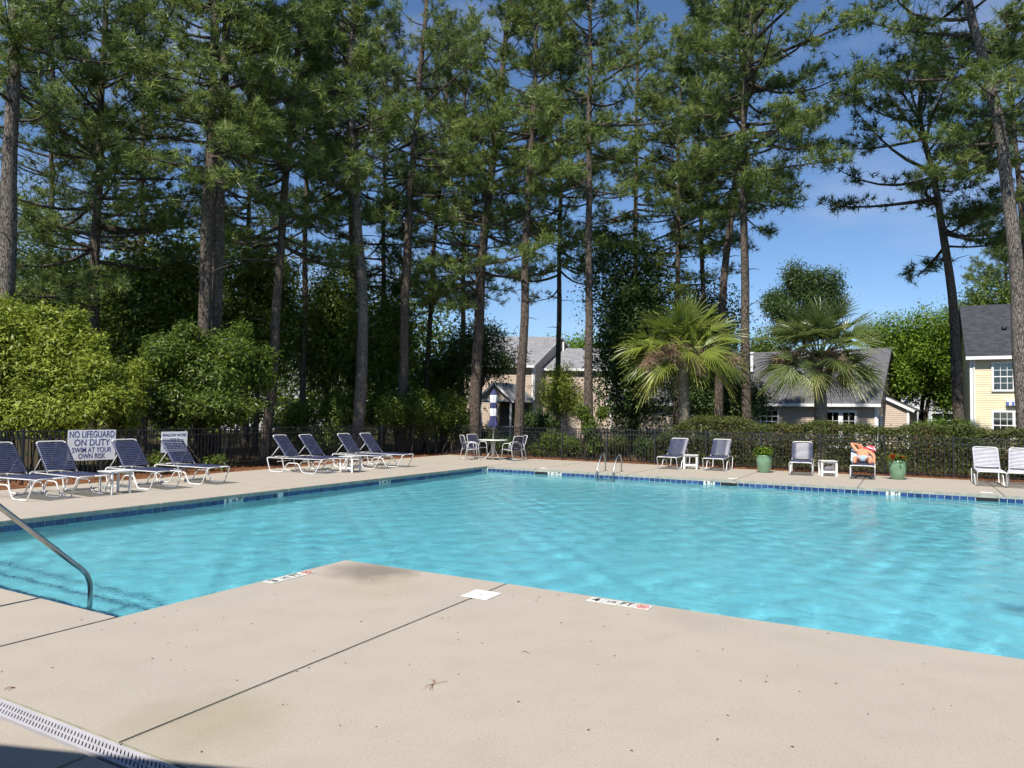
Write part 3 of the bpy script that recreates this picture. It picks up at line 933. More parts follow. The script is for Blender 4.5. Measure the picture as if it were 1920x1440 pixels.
def window(parent, c, w, h, nrm, cols=2, rows=2, sashes=1, inside='room_dark', shutters=False, casing=0.09):
    """casing, sashes with glazing bars, panes and what is seen behind them; stands proud of the wall"""
    nrm = Vector(nrm).normalized()
    rz = math.atan2(nrm.y, nrm.x) + math.pi / 2
    wd = link('window', None, parent, c, (0, 0, rz))
    mb = MB()
    k = casing
    for x0, x1, z0, z1 in ((-w / 2 - k, w / 2 + k, h / 2, h / 2 + k), (-w / 2 - k, w / 2 + k, -h / 2 - k, -h / 2), (-w / 2 - k, -w / 2, -h / 2, h / 2), (w / 2, w / 2 + k, -h / 2, h / 2)):
        mb.box((x0, -0.075, z0), (x1, 0.0, z1))
    for i in range(1, sashes):
        x = -w / 2 + w * i / sashes
        mb.box((x - 0.06, -0.07, -h / 2), (x + 0.06, 0.0, h / 2))
    mb.build('frame', 'trim_white', wd)
    bars = MB()
    sw = w / sashes
    for s in range(sashes):
        x0 = -w / 2 + s * sw
        bars.box((x0, -0.062, -0.025), (x0 + sw, -0.035, 0.025))
        for i in range(1, cols):
            x = x0 + sw * i / cols
            bars.box((x - 0.012, -0.058, -h / 2), (x + 0.012, -0.040, h / 2))
        for j in range(1, rows * 2):
            if j == rows: continue
            z = -h / 2 + h * j / (rows * 2)
            bars.box((x0, -0.057, z - 0.012), (x0 + sw, -0.041, z + 0.012))
    bars.build('glazing_bar', 'trim_white', wd)
    MB().box((-w / 2, -0.037, -h / 2), (w / 2, -0.034, h / 2)).build('pane', 'pane', wd)
    if inside == 'blind':
        mb = MB()
        z = -h / 2
        while z < h / 2:
            mb.add([(-w / 2, -0.026, z), (w / 2, -0.026, z), (w / 2, -0.021, z + 0.052), (-w / 2, -0.021, z + 0.052)], [(0, 1, 2, 3)])
            z += 0.06
        mb.build('blind', 'blind', wd)
    MB().box((-w / 2, -0.018, -h / 2), (w / 2, -0.015, h / 2)).build('room', 'room_dark', wd)
    return wd

def house_block(h, c, fd, sd, wid, dep, eave, ridge, m_wall, m_roof, over=0.35, m_rake='trim_white'):
    """a gabled block: c is the front right corner, fd runs left to right along the front, sd runs to the back"""
    c, fd, sd = Vector((c[0], c[1], 0)), Vector((fd[0], fd[1], 0)).normalized(), Vector((sd[0], sd[1], 0)).normalized()
    fl = c - fd * wid
    zv = Vector((0, 0, 1))
    siding(h, fl, c, 0, eave, m_wall, -sd, 'front_wall')
    siding(h, c + sd * dep, fl + sd * dep, 0, eave, m_wall, sd, 'back_wall')
    def span(z):
        if z <= eave: return (0.0, 1.0)
        k = 0.5 * (z - eave) / (ridge - eave)
        return (min(k, 0.5), max(1 - k, 0.5))
    siding(h, c, c + sd * dep, 0, ridge, m_wall, fd, 'right_wall', span)
    siding(h, fl + sd * dep, fl, 0, ridge, m_wall, -fd, 'left_wall', span)
    slope = (ridge - eave) / (dep / 2)
    zo = -over * slope
    lo, hi = over * 0.6, over * 0.6
    e0, e1 = fl - fd * lo - sd * over + zv * (eave + zo + 0.12), c + fd * hi - sd * over + zv * (eave + zo + 0.12)
    r0, r1 = fl - fd * lo + sd * dep / 2 + zv * (ridge + 0.12), c + fd * hi + sd * dep / 2 + zv * (ridge + 0.12)
    b0, b1 = fl - fd * lo + sd * (dep + over) + zv * (eave + zo + 0.12), c + fd * hi + sd * (dep + over) + zv * (eave + zo + 0.12)
    roof = roof_plane(h, 'roof', e0, e1, r1, r0, m_roof)
    roof_plane(h, 'roof', b1, b0, r0, r1, m_roof)
    dz = zv * 0.09
    board(h, e0 - dz, e1 - dz, 0.06, 0.17, 'gutter')
    for a, b in ((e1, r1), (r1, b1), (e0, r0), (r0, b0)): board(h, a - zv * 0.06, b - zv * 0.06, 0.04, 0.10, 'rake_board', m_rake)
    mb = MB()                                            # soffit closes the eave
    mb.add([e0 - zv * 0.16, e1 - zv * 0.16, c + fd * hi + zv * (eave - 0.02), fl - fd * lo + zv * (eave - 0.02)], [(0, 1, 2, 3)])
    mb.build('soffit', 'trim_white', h)
    for p in (c - fd * 0.045 - sd * 0.035, fl + fd * 0.045 - sd * 0.035): board(h, p, p + zv * eave, 0.12, 0.07, 'corner_board', up=tuple(sd))
    p = c + fd * 0.035 + sd * 0.05
    board(h, p, p + zv * eave, 0.07, 0.12, 'corner_board', up=tuple(sd))
    return roof, fl

def build_house_middle():
    h = tag(empty('house'), 'beige two-storey house with grey roof behind the closed umbrella', 'house', 'houses beyond the fence')
    c = Vector((1.5, 50.0, 0)); fd, sd = Vector((1, -0.06, 0)).normalized(), Vector((0.5, 0.87, 0)).normalized()
    roof, fl = house_block(h, c, fd, sd, 6.0, 8.0, 5.15, 7.35, 'siding_beige', 'shingle_grey')
    # wing at the right, a little lower
    c2 = c + Vector((5.6, 1.0, 0))
    house_block(h, c2, fd, sd, 5.0, 6.0, 5.0, 6.55, 'siding_beige', 'shingle_grey', 0.3)
    v_ = at(1056, 660, 53.5)
    board(roof, (v_.x, v_.y, 6.3), (v_.x, v_.y, 7.1), 0.12, 0.12, 'vent_pipe')
    n = -sd
    p = on_plane(913, 709, c, n); window(h, p + n * 0.02, 0.62, 0.95, n, 2, 1)
    p = on_plane(985, 740, c, n); window(h, p + n * 0.02, 0.7, 1.1, n, 2, 1)
    p = on_plane(868, 712, c, n); window(h, p + n * 0.02, 0.7, 1.1, n, 2, 1)
    p = on_plane(1085, 735, c2, n); window(h, p + n * 0.02, 0.7, 1.1, n, 2, 1)
    # gabled porch on white columns
    pc = Vector((at(959, 774, 47.2).x, 47.2, 0)); pw, zb, zp = 2.1, 2.62, 3.65
    pl = pc - fd * pw
    siding(h, pl, pc, zb, zp, 'siding_beige', n, 'porch_gable', lambda z: (min(0.5 * (z - zb) / (zp - zb), .5), max(1 - 0.5 * (z - zb) / (zp - zb), .5)), 0.12)
    board(h, pl + Vector((0, 0, zb - 0.06)) + n * 0.03, pc + Vector((0, 0, zb - 0.06)) + n * 0.03, 0.14, 0.16, 'porch_beam')
    mid = (pl + pc) / 2
    back = sd * 3.0
    zv = Vector((0, 0, 1))
    ov = fd * 0.25
    roof_plane(h, 'porch_roof', pc + ov + zv * (zb - 0.15) + n * .2, pc + ov + zv * (zb - 0.15) + back, mid + zv * (zp + 0.1) + back, mid + zv * (zp + 0.1) + n * .2, 'shingle_grey', 0.07)
    roof_plane(h, 'porch_roof', pl - ov + zv * (zb - 0.15) + back, pl - ov + zv * (zb - 0.15) + n * .2, mid + zv * (zp + 0.1) + n * .2, mid + zv * (zp + 0.1) + back, 'shingle_grey', 0.07)
    for a in (pc + ov, pl - ov): board(h, a + zv * (zb - 0.2) + n * .22, mid + zv * (zp + 0.05) + n * .22, 0.04, 0.13, 'porch_rake')
    for s in (0.04, 0.48, 0.97):
        q = pl + fd * pw * s
        board(h, q, q + zv * (zb - 0.14), 0.13, 0.13, 'column')
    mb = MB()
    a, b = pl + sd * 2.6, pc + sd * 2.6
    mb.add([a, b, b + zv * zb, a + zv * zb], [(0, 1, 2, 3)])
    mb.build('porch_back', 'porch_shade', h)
    board(h, pc - fd * 0.6 + zv * 0.85 + sd * .02, pc + fd * 0.5 + zv * 0.85 + sd * .02, 0.05, 0.06, 'porch_rail')

def build_house_low():
    h = tag(empty('house'), 'low tan house with french doors behind the right palm', 'house', 'houses beyond the fence')
    c = Vector((20.35, 40.0, 0)); fd, sd = Vector((0.82, -0.57, 0)).normalized(), Vector((0.57, 0.82, 0)).normalized()
    roof, fl = house_block(h, c, fd, sd, 16.5, 8.4, 2.75, 5.9, 'siding_beige', 'shingle_mid', 0.45, 'shingle_mid')
    n = -sd
    zv = Vector((0, 0, 1))
    # pair of french doors
    for px in (1562, 1592):
        p = on_plane(px, 790, c, n)
        window(h, Vector((p.x, p.y, 1.08)) + n * 0.03, 0.60, 1.9, n, 2, 2, 1, casing=0.13)
    p = on_plane(1443, 787, c, n); window(h, Vector((p.x, p.y, 1.45)) + n * 0.02, 0.95, 1.25, n, 3, 2, 1)
    p = on_plane(1395, 787, c, n); window(h, Vector((p.x, p.y, 1.45)) + n * 0.02, 0.95, 1.25, n, 3, 2, 1)
    p = on_plane(1285, 787, c, n); window(h, Vector((p.x, p.y, 1.45)) + n * 0.02, 0.95, 1.25, n, 3, 2, 1)
    # lean-to at the gable end with a sloping top
    q0 = c + sd * 2.4
    q1 = q0 + fd * 1.35
    siding(h, q0, q1, 0, 2.95, 'siding_beige', n, 'lean_to_wall', lambda z: (0.0, 1.0 if z < 2.3 else max(0.0, 1 - (z - 2.3) / 0.66)))
    siding(h, q1, q1 + sd * 4, 0, 2.3, 'siding_beige', fd, 'lean_to_side')
    a, b = q1 + fd * 0.28 + zv * 2.22 - sd * 0.15, q0 + zv * 3.05 - sd * 0.15
    roof_plane(h, 'lean_to_roof', a, a + sd * 4.4, b + sd * 4.4, b, 'shingle_mid', 0.08)
    board(h, a - zv * 0.07 - sd * 0.02, b - zv * 0.07 - sd * 0.02, 0.04, 0.15, 'rake_board')
    board(h, q1 - fd * 0.06 - sd * 0.03, q1 - fd * 0.06 - sd * 0.03 + zv * 2.3, 0.12, 0.06, 'corner_board', up=tuple(sd))
    p = c + sd * 1.2 + fd * 0.03
    window(h, p + zv * 1.25, 0.6, 1.2, fd, 1, 1)
    # plumbing stack on the roof
    p = at(1409, 660, 46)
    board(roof, (p.x, p.y, 4.6), (p.x, p.y, 5.75), 0.16, 0.16, 'flue')
    board(roof, (p.x, p.y, 5.75), (p.x, p.y, 5.86), 0.28, 0.28, 'flue_cap')

def build_house_yellow():
    h = tag(empty('house'), 'pale yellow house with dark shingle roof beside the right-hand pines', 'house', 'houses beyond the fence')
    q = at(1820, 780, 38.0)
    c0 = Vector((q.x, q.y, 0))
    fd, sd = Vector((0.877, -0.48, 0)), Vector((0.48, 0.877, 0))
    wid = 11.0
    roof, fl = house_block(h, c0 + fd * wid, fd, sd, wid, 8.0, 5.2, 8.2, 'siding_yellow', 'shingle_dark', 0.35, 'shingle_dark')
    n = -sd
    zv = Vector((0, 0, 1))
    for py, hh in ((706, 1.35), (798, 1.35)):
        p = on_plane(1901, py, c0, n)
        window(h, p + n * 0.02, 1.75, hh, n, 3, 2, 2, 'blind', casing=0.1)
    # rolled awning with a striped valance above the lower window
    a, b = on_plane(1886, 757, c0, n) + n * 0.22, on_plane(1946, 757, c0, n) + n * 0.22
    L = (b - a).length
    aw = MB().beam(a + zv * 0.12 - n * 0.1, b + zv * 0.12 - n * 0.1, 0.26, 0.10).build('awning', 'trim_white', h)
    k = int(L / 0.11)
    for i in range(k):
        s0, s1 = a + (b - a) * (i / k), a + (b - a) * ((i + 1) / k)
        MB().beam(s0 + n * 0.03, s1 + n * 0.03, 0.006, 0.20).build('stripe', 'awning_blue' if i % 2 == 0 else 'umbrella_white', aw)
    board(h, c0 + fd * 0.16 + n * 0.07, c0 + fd * 0.16 + n * 0.07 + zv * 5.0, 0.07, 0.06, 'downpipe')
    p = on_plane(1875, 614, c0 + sd * 2.2, n)
    sl = 3.0 / 4.0
    r = c0 + fd * 1.7 + sd * 1.75 + zv * (5.2 + 1.75 * sl + 0.14)
    MB().lathe([(0.13, 0), (0.13, 0.1), (0.09, 0.16), (0.0, 0.18)], 14, tuple(r)).build('roof_vent', 'black', roof)
    p = on_plane(1839, 806, c0, n)
    MB().box((-0.15, -0.08, -0.2), (0.15, 0, 0.1)).build('meter_box', 'siding_beige', h, loc=p + n * 0.03, rot=(0, 0, math.atan2(fd.y, fd.x)))

def build_house_grey():
    h = tag(empty('house'), 'light grey gabled house glimpsed behind the round green tree', 'house', 'houses beyond the fence')
    q = at(1812, 780, 58.0)
    fd, sd = Vector((0.95, -0.3, 0)).normalized(), Vector((0.3, 0.95, 0)).normalized()
    c = Vector((q.x, q.y, 0)) + fd * 2
    fl = c - fd * 7.0
    e, r = 2.9, 6.3
    zv = Vector((0, 0, 1))
    siding(h, fl, c, 0, r, 'siding_grey', -sd, 'front_wall', lambda z: (0., 1.) if z <= e else (min(.5, .5 * (z - e) / (r - e)), max(.5, 1 - .5 * (z - e) / (r - e))))
    mid = (fl + c) / 2
    siding(h, c, c + sd * 8, 0, e, 'siding_grey', fd, 'right_wall')
    siding(h, fl + sd * 8, fl, 0, e, 'siding_grey', -fd, 'left_wall')
    sl = (r - e) / 3.5
    for s, p in ((-1, fl), (1, c)):
        a = p + fd * s * 0.4 + zv * (e - 0.4 * sl + 0.1) - sd * 0.3
        b = mid + zv * (r + 0.12) - sd * 0.3
        if s < 0: roof_plane(h, 'roof', a + sd * 8.6, a, b, b + sd * 8.6, 'shingle_mid')
        else: roof_plane(h, 'roof', a, a + sd * 8.6, b + sd * 8.6, b, 'shingle_mid')
        board(h, a - zv * 0.1 - sd * 0.02, b - zv * 0.1 - sd * 0.02, 0.06, 0.24, 'rake_board')
    board(h, fl - sd * 0.04 + zv * (e - 0.35), c - sd * 0.04 + zv * (e - 0.35), 0.05, 0.2, 'band_board')
    p = on_plane(1792, 735, c, sd); window(h, p - sd * 0.02, 0.8, 1.1, -sd, 2, 1)
    p = on_plane(1768, 788, c, sd); window(h, p - sd * 0.02, 1.6, 1.1, -sd, 2, 1)

def build_house_hidden():
    h = tag(empty('house'), 'whitish house showing in scraps between the trunks at the left', 'house', 'houses beyond the fence')
    q = at(650, 780, 62.0)
    c = Vector((q.x, q.y, 0))
    fd, sd = Vector((0.96, 0.28, 0)).normalized(), Vector((-0.28, 0.96, 0)).normalized()
    roof, fl = house_block(h, c, fd, sd, 11.0, 8.0, 3.0, 5.6, 'siding_grey', 'shingle_grey', 0.4)
    for s in (1.6, 4.2, 6.8, 9.4):
        window(h, fl + fd * s + Vector((0, 0, 1.6)) - sd * 0.02, 0.9, 1.2, -sd, 2, 2)

def build_wood_fence():
    f = tag(empty('wooden_fence'), 'weathered wooden picket fence between the two beige houses', 'fence')
    a, b = at(1112, 800, 37.0), at(1300, 800, 35.5)
    a.z = b.z = -0.05
    d = b - a
    n = int(d.length / 0.15)
    rng = np.random.default_rng(3)
    me = MB().add([(-0.06, 0, 0), (0.06, 0, 0), (0.06, 0, 1.02), (0, 0, 1.10), (-0.06, 0, 1.02), (-0.06, 0.02, 0), (0.06, 0.02, 0), (0.06, 0.02, 1.02), (0, 0.02, 1.10), (-0.06, 0.02, 1.02)],
                  [(0, 1, 2, 3, 4), (9, 8, 7, 6, 5), (0, 5, 6, 1), (1, 6, 7, 2), (2, 7, 8, 3), (3, 8, 9, 4), (4, 9, 5, 0)]).mesh('picket', 'wood_fence')
    rz = math.atan2(d.y, d.x)
    f.location = a
    for i in range(n): link('picket', me, f, d * (i / n) + Vector((0, 0, rng.uniform(-0.02, 0.02))), (0, rng.uniform(-0.02, 0.02), rz))
    for z in (0.3, 0.85): MB().beam(Vector((0, 0.03, z)), d + Vector((0, 0.03, z)), 0.04, 0.08).build('rail', 'wood_fence', f)

def build_porch():
    # the clubhouse the picture is taken from: its porch roof shades the deck at the bottom left
    h = tag(empty('clubhouse_porch'), 'clubhouse porch roof that throws the shade over the near deck', 'porch')
    z = 3.6
    k = z / math.tan(SUN_EL)
    off = Vector((math.sin(SUN_PHI), math.cos(SUN_PHI), 0)) * k
    p0 = ground_at(0, 1412) - off
    d = Vector((1.0, -0.16, 0)).normalized()
    n = Vector((d.y, -d.x, 0))                       # towards the back
    a, b = p0 - d * 9, p0 + d * 11
    mb = MB()
    t = Vector((0, 0, 1))
    vs = [a + t * z, b + t * z, b + n * 7 + t * (z + 1.6), a + n * 7 + t * (z + 1.6)]
    mb.add(vs + [v_ + t * 0.12 for v_ in vs], [(0, 1, 2, 3), (7, 6, 5, 4), (0, 4, 5, 1), (1, 5, 6, 2), (2, 6, 7, 3), (3, 7, 4, 0)])
    mb.build('roof', 'shingle_mid', h)
    MB().beam(a + t * (z - 0.02) + n * .02, b + t * (z - 0.02) + n * .02, 0.04, 0.16).build('fascia', 'trim_white', h)
    for s in (0.5, 19.5):
        q = a + d * s + n * 0.7
        MB().beam(q, q + t * (z + .1), 0.2, 0.2).build('post', 'trim_white', h)
    w0, w1 = a + n * 5.5, b + n * 5.5
    mb = MB()
    mb.add([w0, w1, w1 + t * 4.4, w0 + t * 4.4], [(0, 1, 2, 3)])
    mb.build('wall', 'stucco', h)

build_fence()
build_signs()
build_house_middle()
build_house_low()
build_house_yellow()
build_house_grey()
build_house_hidden()
build_wood_fence()
build_porch()
# ------------------------------------------------------------------ trees and shrubs
def unit(a): return a / np.maximum(np.linalg.norm(a, axis=-1, keepdims=True), 1e-9)

def needle_mesh(pos, dirs, size, k, rng):
    """k needles splayed round each shoot: one thin triangle a needle"""
    n = len(pos)
    t = rng.uniform(-0.18, 0.30, (n, k, 1))
    start = pos[:, None] + dirs[:, None] * size[:, None, None] * t * 0.9
    rnd = unit(rng.normal(size=(n, k, 3)))
    d = unit(dirs[:, None] * 0.62 + rnd * 0.95)
    L = size[:, None, None] * rng.uniform(0.75, 1.15, (n, k, 1))
    end = start + d * L
    end[..., 2] -= 0.10 * L[..., 0]
    w = unit(np.cross(d, rng.normal(size=(n, k, 3)))) * rng.uniform(0.0115, 0.0175, (n, k, 1))
    v = np.stack([start - w, start + w, end], 2).reshape(-1, 3)
    base = np.repeat(rng.beta(1.6, 1.9, n), k * 3).reshape(n, k, 3)
    var = np.clip(base + np.array([-0.08, -0.08, 0.12]), 0, 1).ravel()
    return v, np.arange(len(v)).reshape(-1, 3), var

def tube_np(pts, rad, n=5):
    pts = np.asarray(pts, float); rad = np.asarray(rad, float)
    t = np.gradient(pts, axis=0); t = unit(t)
    ref = np.array([0.31, 0.95, 0.05])
    a = unit(np.cross(t, ref)); b = np.cross(t, a)
    ang = np.linspace(0, 2 * np.pi, n, endpoint=False)
    ring = a[:, None] * np.cos(ang)[None, :, None] + b[:, None] * np.sin(ang)[None, :, None]
    v = pts[:, None] + ring * rad[:, None, None]
    m = len(pts)
    i, k = np.meshgrid(np.arange(m - 1), np.arange(n), indexing='ij')
    f = np.stack([i * n + k, i * n + (k + 1) % n, (i + 1) * n + (k + 1) % n, (i + 1) * n + k], -1).reshape(-1, 4)
    return v.reshape(-1, 3), f
class Tubes:
    def __init__(self): self.v, self.f, self.n = [], [], 0
    def add(self, pts, rad, n=5):
        v, f = tube_np(pts, rad, n)
        self.v.append(v); self.f.append(f + self.n); self.n += len(v)
    def build(self, name, m, parent): return np_mesh(name, np.concatenate(self.v), np.concatenate(self.f), m, parent, smooth=True)

def trunk_path(path, Y, ztop, rng, depth_lean=0.0):
    p = np.array([list(at(px, py, Y)) for px, py in path])
    p[0, 2] = -0.1
    if p[-1, 2] < ztop:
        d = p[-1] - p[-2]; d = d / max(abs(d[2]), 1e-3)
        p = np.vstack([p, p[-1] + d * (ztop - p[-1, 2]) * np.array([0.5, 1, 1])])
    zs = np.linspace(p[0, 2], ztop, 22)
    # smooth interpolation through the control points
    x = np.interp(zs, p[:, 2], p[:, 0]); y = np.interp(zs, p[:, 2], p[:, 1])
    for _ in range(2):
        x[1:-1] = 0.25 * x[:-2] + 0.5 * x[1:-1] + 0.25 * x[2:]
    y = y + depth_lean * zs
    x += 0.02 * np.sin(zs * 1.3 + rng.uniform(0, 6)); y += 0.02 * np.sin(zs * 1.1 + rng.uniform(0, 6))
    return np.stack([x, y, zs], -1)

def pine(label, path, Y, r, ztop, z0, rad, seed, dens=1.0, mat='needles', bark='bark', k=15, aim=None, group='tall pines behind the fence', rnd=False, high=False, size=0.30, gap=0.34, name='pine_tree', stubs=4):
    rng = np.random.default_rng(seed)
    P = trunk_path(path, Y, ztop, rng)
    root = tag(empty(name, P[0]), label, 'pine tree', group)
    base = P[0].copy()
    zt = P[:, 2]
    tr = Tubes()
    rr = r * (1 - 0.72 * np.clip(zt / ztop, 0, 1) ** 1.1) + 0.012
    rr[0] *= 1.25
    tr.add(P - base, rr, 14)
    tr.build('trunk', bark, root)
    at_z = lambda z: np.array([np.interp(z, zt, P[:, 0]), np.interp(z, zt, P[:, 1]), z])
    lim = Tubes()
    tp, td = [], []
    z = z0
    while z < ztop - 0.2:
        t = (z - z0) / (ztop - z0)
        for _ in range(rng.integers(1, 4)):
            az = rng.uniform(0, 2 * np.pi)
            L = rad * (0.60 + 0.4 * math.sin(math.pi * min(1, t + 0.2))) * (1 - 0.7 * t ** 2) * rng.uniform(0.5, 1.12)
            if rnd: L = rad * (1 - 0.85 * (1.75 * t - 0.8) ** 2) * rng.uniform(0.7, 1.1)
            if high: L = rad * (0.48 + 0.72 * min(t, 0.75)) * rng.uniform(0.55, 1.1)
            if aim is not None: L *= 1 + 0.25 * math.cos(az - aim)
            e = math.radians(-12 + 62 * t + rng.normal(0, 9))
            h = np.array([math.cos(az), math.sin(az), 0])
            s = np.linspace(0, 1, 7)
            bend = rng.uniform(-0.22, 0.02)
            side = np.array([-h[1], h[0], 0]) * rng.normal(0, 0.09)
            pts = at_z(z) + h * (s * L * math.cos(e))[:, None] + np.array([0, 0, 1]) * (L * (math.sin(e) * s + bend * s * (1 - s) * 2 + 0.10 * s ** 3))[:, None] + side * (L * np.sin(s * 3.1))[:, None]
            br = np.linspace(min(0.012 + 0.017 * L, r * 0.45), 0.009, 7)
            lim.add(pts - base, br, 5)
            ns = int(2 + L * 1.9)
            for q in range(ns):
                f = rng.uniform(0.20, 1.0) ** 0.8
                i = f * 6; i0 = min(int(i), 5)
                p = pts[i0] + (pts[i0 + 1] - pts[i0]) * (i - i0)
                a2 = az + rng.choice([-1, 1]) * rng.uniform(0.3, 1.25)
                l2 = rng.uniform(0.30, 0.62) * (0.55 + 0.4 * L * (1.12 - f) / 1.2)
                e2 = e * 0.5 + rng.uniform(0.0, 0.75)
                d2 = np.array([math.cos(a2) * math.cos(e2), math.sin(a2) * math.cos(e2), math.sin(e2)])
                end = p + d2 * l2
                mid = p + d2 * l2 * 0.5 + np.array([0, 0, -0.03])
                lim.add(np.array([p, mid, end]) - base, [0.011, 0.009, 0.006], 4)
                nt = int(rng.uniform(4, 8.6) * dens)
                s_ = rng.uniform(0.6, 1.2, nt)
                tp.append(p + d2 * l2 * s_[:, None] + rng.normal(0, 1, (nt, 3)) * np.array([0.20, 0.20, 0.10]))
                td.append(unit(d2 * 0.8 + np.array([0, 0, 0.55]) + rng.normal(0, 0.45, (nt, 3))))
            nt = max(2, int(5 * dens))
            tp.append(pts[-1] + rng.normal(0, 0.12, (nt, 3))); td.append(unit((pts[-1] - pts[-2]) * 3 + np.array([0, 0, 0.5]) + rng.normal(0, 0.4, (nt, 3))))
        z += gap * rng.uniform(0.6, 1.4)
    for _ in range(stubs):                             # bare broken branches under the crown
        z = rng.uniform(max(2.5, z0 * 0.45), z0); az = rng.uniform(0, 6.28); L = rng.uniform(0.3, 1.3)
        h = np.array([math.cos(az), math.sin(az), rng.uniform(-0.25, 0.4)]); p = at_z(z)
        lim.add(np.array([p, p + h * L * 0.5 + [0, 0, 0.05], p + h * L]) - base, [0.022, 0.015, 0.005], 4)
    lim.build('limbs', 'bark_smooth', root)['kind'] = 'stuff'
    pos = np.concatenate(tp); dr = np.concatenate(td)
    v, f, var = needle_mesh(pos - base, dr, size * rng.uniform(0.8, 1.2, len(pos)), k, rng)
    np_mesh('crown', v, f, mat, root, var=var)
    return root

def leaf_mesh(pos, nrm, L, asp, rng, k=1, spread=0.1):
    n = len(pos)
    c = (pos[:, None] + rng.normal(0, spread, (n, k, 3))).reshape(-1, 3)
    nn = np.repeat(nrm, k, 0)
    fn = unit(nn * 0.75 + rng.normal(0, 0.55, c.shape) + np.array([0, 0, 0.45]))        # the blade turns its face outwards and up
    d = rng.normal(0, 1, c.shape) + nn * 0.6
    d = unit(d - fn * (d * fn).sum(-1, keepdims=True))
    side = np.cross(fn, d)
    l = (L * rng.uniform(0.65, 1.25, len(c)))[:, None]
    w = side * l * asp * 0.5
    fold = np.cross(side, d) * l * 0.08
    v = np.stack([c, c + d * l * 0.45 + w + fold, c + d * l - np.array([0, 0, 1]) * l * 0.12, c + d * l * 0.45 - w + fold], 1).reshape(-1, 3)
    g = np.repeat(rng.beta(2.0, 2.4, n), k) + rng.normal(0, 0.08, n * k)
    return v, np.arange(len(v)).reshape(-1, 4), np.repeat(np.clip(g, 0, 1), 4)

def blob_points(blobs, n, rng, shell=0.62, stray=0.03):
    """points through lumpy ellipsoids, most of them towards the outside"""
    B = np.array(blobs, float)
    wgt = (B[:, 3] * B[:, 4] + B[:, 3] * B[:, 5] + B[:, 4] * B[:, 5]); wgt /= wgt.sum()
    i = rng.choice(len(B), n, p=wgt)
    d = unit(rng.normal(size=(n, 3)))
    ph = rng.uniform(0, 6.28, (len(B), 4)); fr = rng.uniform(2.0, 6.0, (len(B), 4, 3))
    lump = np.zeros(n)
    for q in range(4): lump += np.sin((d * fr[i, q]).sum(-1) * 1.9 + ph[i, q])
    r = (shell + (1 - shell) * rng.random(n) ** 0.6) * (1 + 0.17 * lump)
    r = np.where(rng.random(n) < stray, r * rng.uniform(1.0, 1.32, n), r)
    return B[i, :3] + d * B[i, 3:6] * r[:, None], unit(d / B[i, 3:6] * B[i, 3:6].mean(-1, keepdims=True))

def sub_blobs(c, R, k, rng, lo=0.34, hi=0.52, spread=0.62):
    d = unit(rng.normal(size=(k, 3))) * rng.random((k, 1)) ** 0.4 * spread
    s = rng.uniform(lo, hi, (k, 1))
    return np.hstack([np.asarray(c) + d * np.asarray(R), s * np.asarray(R) * rng.uniform(0.85, 1.15, (k, 3))])

def broadleaf(label, px, Y, ztop, zbot, rx, seed, mat, n=5000, k=4, L=0.13, asp=0.5, r=0.13, blobs=12, ry=None, cat='tree', name='broadleaf_tree', group='leafy trees among the pines', bark='bark_smooth', x_off=0.0, stems=1, lo=0.34, hi=0.52, spread=0.62):
    rng = np.random.default_rng(seed)
    b = at(px, 780, Y); b.z = 0
    root = tag(empty(name, (b.x, b.y, -0.05)), label, cat, group)
    zc, rz = (ztop + zbot) / 2, (ztop - zbot) / 2
    B = sub_blobs((x_off, 0, zc), (rx, ry or rx * 0.85, rz), blobs, rng, lo, hi, spread)
    tb = Tubes()
    for s in range(stems):
        a = rng.uniform(0, 6.28); o = np.array([math.cos(a), math.sin(a), 0]) * (0.16 if stems > 1 else 0)
        hub = np.array([x_off * 0.5, 0, zbot + rz * 0.5]) + o * 5
        tb.add(np.array([o, o + (hub - o) * 0.5 + rng.normal(0, 0.06, 3), hub]), [r, r * 0.8, r * 0.55], 9)
        for q in B[rng.permutation(len(B))[: max(3, blobs // stems)]]:
            e = q[:3]
            tb.add(np.array([hub * [1, 1, 0.8], (hub + e) / 2 + rng.normal(0, 0.12, 3), e]), [r * 0.5, r * 0.28, 0.015], 6)
    tb.build('trunk', bark, root)
    pos, nr = blob_points(B, n, rng, 0.55, 0.0 if Y > 40 else 0.03)
    v, f, var = leaf_mesh(pos, nr, L, asp, rng, k, L * 1.1)
    np_mesh('crown', v, f, mat, root, var=var)
    return root

